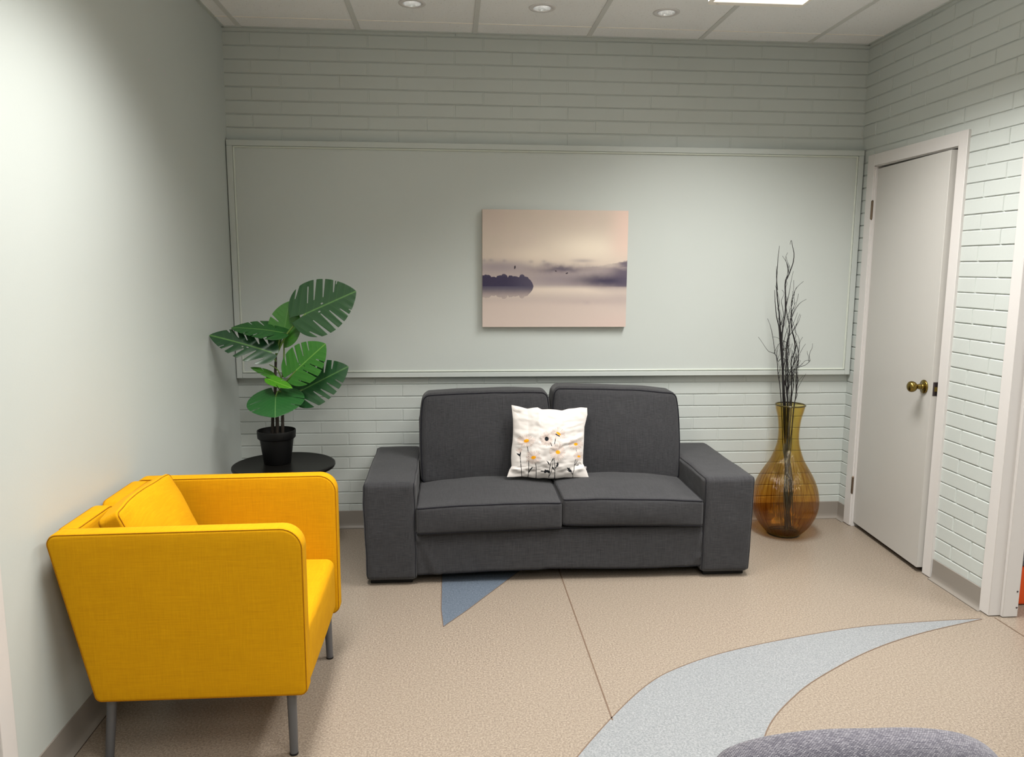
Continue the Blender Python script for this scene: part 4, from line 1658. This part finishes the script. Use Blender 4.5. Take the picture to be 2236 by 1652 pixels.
def make_leaf(base, tip, normal, wr_=0.42, slits=None, holes=(), fold=0.12, droop=0.06, ripple=0.0016, col=(40, 92, 34), vein=(96, 140, 70), seed=0, cup=0.0, sinus=0.30, back=0.26, G=110, sw=0.026):
    base, tip = Vector(base), Vector(tip)
    T = tip - base
    L = T.length
    T.normalize()
    Nn = Vector(normal)
    Nn = (Nn - T * Nn.dot(T)).normalized()
    B = T.cross(Nn).normalized()
    s0, s1_ = -back - 0.02, 1.02
    wm = wr_ * 1.05
    rnd = random.Random(seed)
    if slits is None:
        slits = [(0.10, 0.35), (0.27, 0.30), (0.43, 0.28), (0.58, 0.30), (0.72, 0.35)]
    segs = []
    for sd in (-1, 1):
        for (sa, inn) in slits:
            sa_ = sa + rnd.uniform(-0.025, 0.025)
            inn_ = inn + rnd.uniform(-0.06, 0.06)
            hw = wr_
            a = Vector((sa_ + 0.04, sd * hw * max(inn_, 0.12)))
            b = Vector((sa_ + 0.24 + sa * 0.05, sd * hw * 1.12))
            closed = rnd.random() < 0.22
            if closed:
                b = a.lerp(b, 0.62)
            segs.append((a, b, 0.008, sw if not closed else 0.012))

    def hw_(s):
        if s < 0.22:
            t_ = (s + back) / (0.22 + back)
            t_ = max(0.0, min(1.0, t_))
            return wr_ * math.sqrt(max(0.0, 1 - (1 - t_) ** 2.1))
        t_ = (s - 0.22) / 0.78
        t_ = min(1.0, t_)
        return wr_ * max(0.0, (1 - t_ ** 2.0)) ** 0.80

    def field(s, w_):
        f = hw_(s) - abs(w_)
        if s > 1 or s < -back:
            f = min(f, -0.02)
        if s < 0.0:
            f = min(f, abs(w_) - (0.004 + sinus * 0.5 * (-s)))
        for a, b, w0, w1 in segs:
            d_ = b - a
            P = Vector((s, w_))
            t_ = max(0, min(1, (P - a).dot(d_) / d_.length_squared))
            dist = (P - (a + d_ * t_)).length
            f = min(f, (dist - (w0 + (w1 - w0) * t_)))
        for (hs, hw2, ra, rb) in holes:
            f = min(f, math.hypot((s - hs) / ra, (w_ - hw2) / rb) * 0.02 - 0.02)
        return f
    nS, nW = G, G
    gv, gf = [], []
    for i in range(nS + 1):
        for j in range(nW + 1):
            s = s0 + (s1_ - s0) * i / nS
            w_ = -wm + 2 * wm * j / nW
            gv.append((s, w_))
            gf.append(field(s, w_))
    P2, F2 = [], []
    cache = {}

    def vid(i):
        if ('v', i) not in cache:
            cache[('v', i)] = len(P2)
            P2.append(gv[i])
        return cache[('v', i)]

    def eid(i, j):
        key = ('e', min(i, j), max(i, j))
        if key not in cache:
            a, b = gf[i], gf[j]
            t_ = a / (a - b)
            cache[key] = len(P2)
            P2.append((gv[i][0] + (gv[j][0] - gv[i][0]) * t_, gv[i][1] + (gv[j][1] - gv[i][1]) * t_))
        return cache[key]
    for i in range(nS):
        for j in range(nW):
            a = i * (nW + 1) + j
            b, c, d_ = a + 1, a + nW + 2, a + nW + 1
            tris = ((a, b, c), (a, c, d_)) if (i + j) % 2 else ((a, b, d_), (b, c, d_))
            for tri in tris:
                ins = [gf[q] > 0 for q in tri]
                if not any(ins):
                    continue
                pol = []
                for q in range(3):
                    x_, y_ = tri[q], tri[(q + 1) % 3]
                    if gf[x_] > 0:
                        pol.append(vid(x_))
                    if (gf[x_] > 0) != (gf[y_] > 0):
                        pol.append(eid(x_, y_))
                if len(pol) >= 3:
                    F2.append(tuple(pol))
    vs, cols = [], []
    c0, cvn = lin(col), lin(vein)
    for (s, w_) in P2:
        aw = abs(w_) / wr_
        h = fold * abs(w_) * L * (1 if cup == 0 else 1)
        h -= droop * L * (max(s, 0) ** 2)
        h -= cup * L * aw ** 2 * wr_
        vph = (s - 0.62 * abs(w_)) / 0.15
        h += ripple * L * math.cos(vph * 2 * math.pi) * min(1, aw * 2)
        h -= 0.020 * L * max(0, aw - 0.6) ** 2
        p = base + T * (s * L) + B * (w_ * L) + Nn * h
        vs.append(p)
        dv = abs(vph - round(vph)) * 0.15
        k = math.exp(-(abs(w_) / 0.011) ** 2) * 0.9 + 0.16 * math.exp(-(dv / 0.006) ** 2)
        k = min(1.0, k)
        cols.append(list(c0 * (1 - k) + cvn * k) + [1])
    o = MB().add(vs, F2).build('leaf', M['leaf'], plant, smooth='all', colors=cols, fixn=False, solid=0.0012)
    return o


def stalk(leaf_o, a, b, bend=(0, 0, 0), r0=0.0042, r1=0.0030):
    a, b = Vector(a), Vector(b)
    mid = (a + b) / 2 + Vector(bend)
    c = catmull([tuple(a), tuple(mid), tuple(b)], 8)
    MB().tube(c, [r0 + (r1 - r0) * i / (len(c) - 1) for i in range(len(c))], 8).build('leaf_stalk', M['stalk'], leaf_o, smooth='all')


DKG, MDG, BRG = (24, 68, 28), (34, 90, 30), (44, 112, 22)
# 1 big leaf, upper right
b1_, t1_ = lp(872, 332, PY - 0.02), lp(1256, 158, PY - 0.02)
o = make_leaf(b1_, t1_, (-0.05, -1, 0.30), 0.53, slits=[(-0.10, 0.62), (0.06, 0.30), (0.22, 0.28), (0.38, 0.22), (0.56, 0.30), (0.70, 0.5)], holes=((0.24, 0.07, 0.022, 0.016), (0.34, -0.05, 0.024, 0.016)), fold=0.06, droop=0.02, col=DKG, seed=3, back=0.30, sw=0.030)
o['label'] = 'largest leaf at the upper right'
stalk(o, lp(640, 655, PY), b1_, (-0.012, 0, 0.012), 0.0052, 0.004)
# 2 bright heart leaf in the upper centre, tip up
b_, t_ = lp(702, 488, PY + 0.025), lp(742, 236, PY + 0.045)
o = make_leaf(b_, t_, (-0.10, -1, 0.10), 0.50, slits=[(0.30, 0.40)], fold=0.10, droop=0.05, col=(58, 118, 34), seed=5, back=0.42, sinus=0.25, sw=0.05)
stalk(o, lp(692, 820, PY), b_, (0.004, 0, 0), 0.0050, 0.003)
# 4 dark leaf seen nearly edge-on, upper left
b_, t_ = lp(690, 478, PY - 0.015), lp(300, 400, PY - 0.03)
o = make_leaf(b_, t_, (0.05, -0.42, 0.90), 0.36, slits=[(0.1, 0.4), (0.38, 0.4), (0.62, 0.4)], fold=0.02, droop=0.13, col=(34, 82, 36), seed=11, back=0.14)
stalk(o, lp(642, 650, PY), b_, (0, 0, 0.01), 0.0048, 0.003)
# 5 left drooping leaf
b_, t_ = lp(600, 628, PY - 0.05), lp(128, 474, PY - 0.06)
o = make_leaf(b_, t_, (0.22, -0.85, 0.62), 0.30, slits=[(0.02, 0.45), (0.20, 0.25), (0.38, 0.25), (0.54, 0.25), (0.70, 0.4)], holes=((0.36, -0.04, 0.02, 0.012), (0.44, -0.05, 0.018, 0.012)), fold=0.04, droop=0.10, col=(26, 62, 36), seed=12, back=0.12, sw=0.052)
stalk(o, lp(640, 700, PY), b_, (0.01, -0.01, -0.01), 0.0045, 0.003)
stalk(o, lp(684, 830, PY), lp(590, 722, PY - 0.03), (0.01, 0, 0.01), 0.0035, 0.002)
# 6 bright middle leaf
b_, t_ = lp(800, 765, PY - 0.06), lp(1017, 562, PY - 0.08)
o = make_leaf(b_, t_, (-0.12, -1, 0.25), 0.50, slits=[(-0.14, 0.5), (0.10, 0.25), (0.32, 0.28), (0.52, 0.32)], holes=((0.22, 0.06, 0.016, 0.012), (0.16, -0.05, 0.018, 0.014)), fold=0.06, droop=0.05, col=BRG, vein=(120, 170, 70), seed=14, back=0.38)
stalk(o, lp(700, 880, PY), b_, (0, -0.02, 0.0), 0.0045, 0.003)
# 7 large dark leaf, lower right, behind
b_, t_ = lp(845, 918, PY - 0.0), lp(1195, 735, PY - 0.01)
o = make_leaf(b_, t_, (-0.05, -0.9, 0.42), 0.44, slits=[(-0.05, 0.40), (0.14, 0.35), (0.30, 0.4), (0.46, 0.28), (0.64, 0.28)], fold=0.05, droop=0.03, col=(28, 68, 36), vein=(90, 130, 70), seed=15, back=0.30, sw=0.040)
stalk(o, lp(690, 950, PY), b_, (0, 0.01, 0.0), 0.0045, 0.003)
# 8 bottom leaf hanging over the pot, foreshortened
b_, t_ = lp(640, 968, PY - 0.05), lp(632, 1112, PY - 0.17)
o = make_leaf(b_, t_, (0.0, -0.72, 0.72), 0.98, slits=[(0.05, 0.55), (0.42, 0.5)], fold=-0.05, droop=0.10, col=(40, 92, 44), vein=(110, 150, 90), seed=17, back=0.55, sinus=0.6)
o['label'] = 'broad leaf hanging over the pot rim'
stalk(o, lp(690, 940, PY), b_, (0, -0.02, 0.02), 0.0045, 0.003)
# 9 small pair of side leaves
b_, t_ = lp(620, 812, PY - 0.02), lp(450, 740, PY - 0.05)
o = make_leaf(b_, t_, (0.25, -0.45, 0.85), 0.26, slits=[(0.4, 0.4)], fold=0.10, droop=0.05, col=(62, 124, 34), seed=19, back=0.10, G=40)
stalk(o, lp(650, 900, PY), b_, (0, 0, 0.0), 0.0035, 0.0025)
b_, t_ = lp(580, 832, PY - 0.05), lp(768, 912, PY - 0.08)
o = make_leaf(b_, t_, (0.15, -0.55, 0.80), 0.26, slits=[(0.4, 0.5)], fold=0.10, droop=-0.05, col=(74, 140, 30), vein=(130, 180, 70), seed=23, back=0.10, G=40)
stalk(o, lp(686, 950, PY), lp(650, 880, PY - 0.04), (0, 0, 0), 0.003, 0.002)

# ------------------------------------------------------------------ amber vase with dry branches
VY = -0.262


def vrad(l, r, y):
    a, b = at(l, y, 1, VY), at(r, y, 1, VY)
    return (b.x - a.x) / 2, (a.x + b.x) / 2, a.z


vase_px = [(1690, 1751, 884), (1693, 1748, 898), (1696, 1744, 912), (1698, 1741.5, 930), (1699, 1741, 950), (1697, 1742.5, 968), (1692, 1746, 985), (1685, 1753, 1004),
           (1674, 1762, 1022), (1661, 1771, 1042), (1652, 1779, 1064), (1648, 1783, 1088), (1649.5, 1782, 1110), (1656, 1775, 1130), (1666, 1765, 1147), (1678, 1754, 1160)]
pr = [vrad(*q) for q in vase_px]
VX = sum(p[1] for p in pr) / len(pr)
top_z = pr[0][2]
bot_z = pr[-1][2]
pr = [(r_, z) for r_, c_, z in pr]
zmin = pr[-1][1]
# stretch so that the foot stands on the floor
outer_p = [(r_, (z - zmin) / (top_z - zmin) * (top_z - 0.020) + 0.020) for r_, z in pr]
outer_p = [(p[0], p[1]) for p in catmull(outer_p, 4)]
outer_p += [(0.082, 0.008), (0.072, 0.0), (0.03, 0.004), (0.0, 0.006)]
vase = thing('glass_vase', 'large amber ribbed glass floor vase between the sofa and the door', 'vase', (VX, VY, 0))
TK = 0.004
inner_p = [(max(0.0, r_ - TK), z) for r_, z in outer_p if z > 0.012]
inner_p += [(0.066, 0.016), (0.03, 0.014), (0.0, 0.013)]
mb = MB()
rim = [(outer_p[0][0] - TK * 0.2, outer_p[0][1] + 0.003), (outer_p[0][0] - TK * 0.8, outer_p[0][1] + 0.003)]
mb.lathe(outer_p[::-1] + rim + inner_p, (VX, VY, 0), 96)
mb.build('vase_body', M['glass'], vase, smooth='all')
mb = MB()
rr0 = outer_p[0][0]
mb.tube([(VX + (rr0 - 0.001) * math.cos(R(a_)), VY + (rr0 - 0.001) * math.sin(R(a_)), outer_p[0][1] + 0.001) for a_ in range(0, 360, 6)], 0.0042, 8, closed=True)
olive = plain('thick_olive_glass', srgb(66, 58, 26), rough=0.06)
mb.build('vase_rim', olive, vase, smooth='all')
mb = MB()
mb.lathe([(0.074, 0.0005), (0.086, 0.006), (0.0885, 0.012), (0.086, 0.016), (0.070, 0.012), (0.072, 0.003)], (VX, VY, 0), 64, close=True)
mb.build('vase_foot', olive, vase, smooth='all')


def bpt(cx_, cy_, y):
    """crop position on the branch close-up -> point"""
    return at(1640 + cx_ * 0.23622, 510 + cy_ * 0.23607, 1, y)


BR = [  # traced stems (crop coordinates), thickness, depth offset, label
    ([(262, 112), (248, 250), (238, 420), (240, 560), (262, 760), (272, 900), (290, 1100), (300, 1350), (310, 1590)], 0.0042, 0.030, 'tallest straight black branch, leftmost tip in the vase'),
    ([(360, 100), (372, 62), (386, 130), (398, 190), (385, 280), (340, 400), (318, 450), (318, 620), (318, 720), (295, 860), (285, 1000), (295, 1200), (300, 1400), (318, 1590)], 0.0038, -0.020, 'black branch with a small hooked tip, beside the tallest'),
    ([(218, 520), (222, 620), (235, 760), (258, 860), (268, 980), (282, 1120), (292, 1300), (300, 1590)], 0.0044, 0.010, 'thick black branch just left of the tallest one'),
    ([(290, 205), (330, 270), (345, 340), (318, 440)], 0.0014, -0.02, None),
    ([(68, 955), (110, 1015), (160, 1085), (220, 1112), (240, 1170), (248, 1280), (268, 1420), (280, 1590)], 0.0022, 0.035, 'thin black branch forking furthest to the left'),
    ([(152, 785), (180, 860), (205, 980), (222, 1110)], 0.0014, 0.035, None),
    ([(485, 440), (430, 490), (395, 550), (372, 640), (375, 760), (380, 900), (400, 980), (405, 1080), (372, 1180), (375, 1330), (372, 1590)], 0.0030, -0.035, 'black branch whose upper fork bends out to the upper right'),
    ([(512, 606), (455, 640), (410, 700), (380, 770)], 0.0014, -0.035, None),
    ([(460, 750), (440, 810), (395, 890), (345, 960), (330, 1060), (325, 1200), (322, 1400), (340, 1590)], 0.0028, -0.01, 'black twig with its single tip leaning right at mid height of the bunch'),
    ([(390, 345), (370, 440), (350, 560), (325, 650), (335, 760), (355, 860), (345, 980), (330, 1100), (340, 1300), (335, 1590)], 0.0028, 0.02, None),
    ([(395, 430), (395, 560), (400, 660), (368, 740), (370, 850), (400, 960), (430, 1060), (437, 1160), (420, 1290), (432, 1350), (420, 1440), (400, 1590)], 0.0022, -0.04, 'wavy black twig along the right side of the bunch'),
    ([(440, 555), (420, 640), (385, 740), (350, 850), (312, 960), (300, 1080)], 0.0014, 0.0, None),
    ([(478, 955), (452, 1000), (440, 1080), (432, 1180), (420, 1300), (415, 1440), (425, 1490), (395, 1590)], 0.0018, 0.02, None),
    ([(420, 1215), (460, 1220), (500, 1175), (545, 1175), (500, 1215), (440, 1235), (395, 1270), (378, 1330), (372, 1420)], 0.0016, -0.045, 'thin black twig with a looped end on the right side'),
    ([(285, 520), (305, 555), (280, 620), (292, 690), (298, 770), (268, 870), (262, 960)], 0.0014, -0.01, None),
    ([(338, 175), (320, 230), (340, 330), (330, 420), (312, 500)], 0.0014, 0.01, None),
    ([(425, 830), (405, 900), (440, 960), (445, 1060), (425, 1150), (385, 1230), (345, 1330), (350, 1460), (355, 1590)], 0.0018, -0.02, None),
    ([(375, 1020), (360, 1100), (340, 1190), (355, 1290), (395, 1360), (385, 1460), (360, 1590)], 0.0018, 0.03, None),
    ([(235, 300), (236, 400), (246, 520)], 0.0016, 0.03, None),
    ([(245, 1075), (240, 1130), (250, 1180), (285, 1150), (320, 1165), (345, 1170)], 0.0014, 0.02, None),
    ([(205, 955), (240, 960), (285, 985), (330, 1010), (350, 1080), (330, 1170)], 0.0014, 0.0, None),
    ([(310, 1180), (322, 1300), (308, 1420), (318, 1590)], 0.0034, 0.0, None),
    ([(345, 760), (320, 850), (340, 930), (325, 1030), (310, 1180), (300, 1330), (330, 1440), (345, 1590)], 0.0022, 0.015, None),
]
mains = []
groups_ = {}
cur = None
for (pts, r_, dy, lab) in BR:
    reach = pts[-1][1] > 1400
    P = []
    for k, (cx_, cy_) in enumerate(pts):
        P.append(bpt(cx_, cy_, VY + dy * (1.0 if cy_ < 1200 else max(0.35, 1 - (cy_ - 1200) / 600)) + 0.012 * nz((cx_ * .01, cy_ * .01, dy * 50), 1)))
    if reach:
        last = P[-1]
        dx = last.x - VX
        rnd = random.Random(int(pts[0][0]))
        P += [Vector((VX + dx * 0.75, VY + dy * .3, 0.60)), Vector((VX + dx * 0.5 + 0.006, VY + rnd.uniform(-.015, .015), 0.45)),
              Vector((VX + 0.020 + rnd.uniform(-.02, .025), VY + rnd.uniform(-.02, .02), 0.25)), Vector((VX + 0.024 + rnd.uniform(-.02, .03), VY + rnd.uniform(-.02, .02), 0.030))]
    c = catmull([tuple(p) for p in P], 6)
    n = len(c)
    c = [Vector(p) + Vector((nz(p, 60, 3), nz(p, 60, 8), 0)) * 0.0012 for p in c]
    rad = [max(0.0009, 1.05 * r_ * (0.22 + 0.78 * min(1.0, i / (n * 0.45)))) for i in range(n)]
    if reach:
        grp = 'black twigs standing in the amber vase'
        o = MB().tube(c, rad, 7).build('dry_branch', M['branch'], None, smooth='all')
        o['label'] = lab or 'thin wavy black twig in the crowded middle of the amber vase bunch'
        o['category'] = 'branch'
        o['group'] = grp
        mains.append((o, [Vector(p) for p in c]))
    else:
        groups_.setdefault('t', []).append((c, rad))
# side twigs become parts of the branch nearest to their lower end
for c, rad in groups_.get('t', []):
    end = Vector(c[-1])
    best = min(mains, key=lambda mo: min((q - end).length for q in mo[1]))
    q = min(best[1], key=lambda q_: (q_ - end).length)
    c = [Vector(p) for p in c] + [q]
    MB().tube(c, rad + [rad[-1]], 6).build('twig', M['branch'], best[0], smooth='all')
rnd = random.Random(4)
for o, c in mains:
    n = len(c)
    for k in range(8):
        i = rnd.randint(int(n * 0.22), int(n * 0.66))
        p0 = c[i]
        if p0.z < 0.80:
            continue
        sgn = (1 if p0.x < VX + 0.01 else -1) if rnd.random() < 0.75 else rnd.choice((-1, 1))
        ln = rnd.uniform(0.05, 0.12)
        P = [p0]
        d = Vector((sgn * rnd.uniform(0.1, 0.35), rnd.uniform(-0.3, 0.3), 1)).normalized()
        for q in range(4):
            P.append(P[-1] + d * ln / 4)
            d = (d + Vector((rnd.uniform(-0.5, 0.4) * sgn, rnd.uniform(-.2, .2), 0.15))).normalized()
        cc = catmull([tuple(p) for p in P], 4)
        MB().tube(cc, [0.0014 - 0.0007 * i_ / len(cc) for i_ in range(len(cc))], 5).build('twig', M['branch'], o, smooth='all')

# ------------------------------------------------------------------ foreground chair, only the top of its back in view
fc = thing('office_chair', 'grey woven fabric chair back in the foreground at the bottom edge', 'chair', (1.715, -3.30, 0))
BX, BY = 1.722, -3.40


def d_fback(q, u):
    x, y, z = q.x, q.y, q.z
    # outline narrows to the rounded top, slightly off level
    z2 = z
    top = max(0.0, u.z)
    z2 -= 0.055 * (abs(u.x) ** 2.2) * top
    z2 -= 0.022 * (abs(u.x) ** 8) * top
    z2 -= 0.010 * u.x * top if u.x < 0 else 0.0
    y += 0.035 * u.x ** 2 * (1 if True else 0)
    y -= 0.012 * (1 - u.x ** 2) * (1 - u.z ** 2) * (1 if u.y < 0 else -1)
    y -= 0.05 * (z - 0.66)
    return Vector((x, y, z2))


part_box('backrest', BX, BY, 0.668, (0.206, 0.032, 0.218), 0.030, (30, 4, 24), M['weave'], fc, d_fback, k=5)
mb = MB()
softbox((0.235, 0.225, 0.038), 0.03, (14, 14, 4), 4, lambda p, u: Vector((BX + p.x, -3.16 + p.y, 0.455 + p.z + 0.008 * (1 - u.x ** 2) * (1 - u.y ** 2) * (u.z > 0))), mb)
mb.build('seat', M['weave'], fc, smooth='all')
for s_ in (-1, 1):
    mb = MB()
    c = catmull([(BX + s_ * 0.215, -3.36, 0.0), (BX + s_ * 0.215, -3.37, 0.25), (BX + s_ * 0.212, -3.375, 0.44), (BX + s_ * 0.19, -3.365, 0.60), (BX + s_ * 0.17, -3.36, 0.70)], 6)
    mb.tube(c, 0.011, 10)
    mb.build('leg', M['steel'], fc, smooth='all')
    mb = MB()
    mb.tube([(BX + s_ * 0.215, -2.98, 0.0), (BX + s_ * 0.212, -2.99, 0.43)], 0.011, 10)
    mb.build('leg', M['steel'], fc, smooth='all')
    mb = MB()
    mb.tube([(BX + s_ * 0.212, -3.37, 0.43), (BX + s_ * 0.212, -2.99, 0.43)], 0.010, 10)
    mb.build('seat_rail', M['steel'], fc, smooth='all')

# ------------------------------------------------------------------ sliver of an unidentified orange item in the next room, modelled as a box
oc = thing('orange_item', 'unidentified orange item with grey metal rim, modelled as a box, a sliver at the right edge of the view', 'box', (3.89, -1.04, 0))
part_box('box_body', 3.89, -1.04, 0.094, (0.26, 0.20, 0.092), 0.012, (8, 8, 4), M['orange'], oc)
part_box('metal_rim', 3.89, -1.04, 0.200, (0.266, 0.206, 0.016), 0.008, (8, 8, 2), M['steel'], oc)
mb = MB()
mb.tube(catmull([(3.80, -1.04, 0.214), (3.81, -1.04, 0.245), (3.89, -1.04, 0.252), (3.97, -1.04, 0.245), (3.98, -1.04, 0.214)], 6), 0.007, 10)
mb.build('handle', M['chrome'], oc, smooth='all')
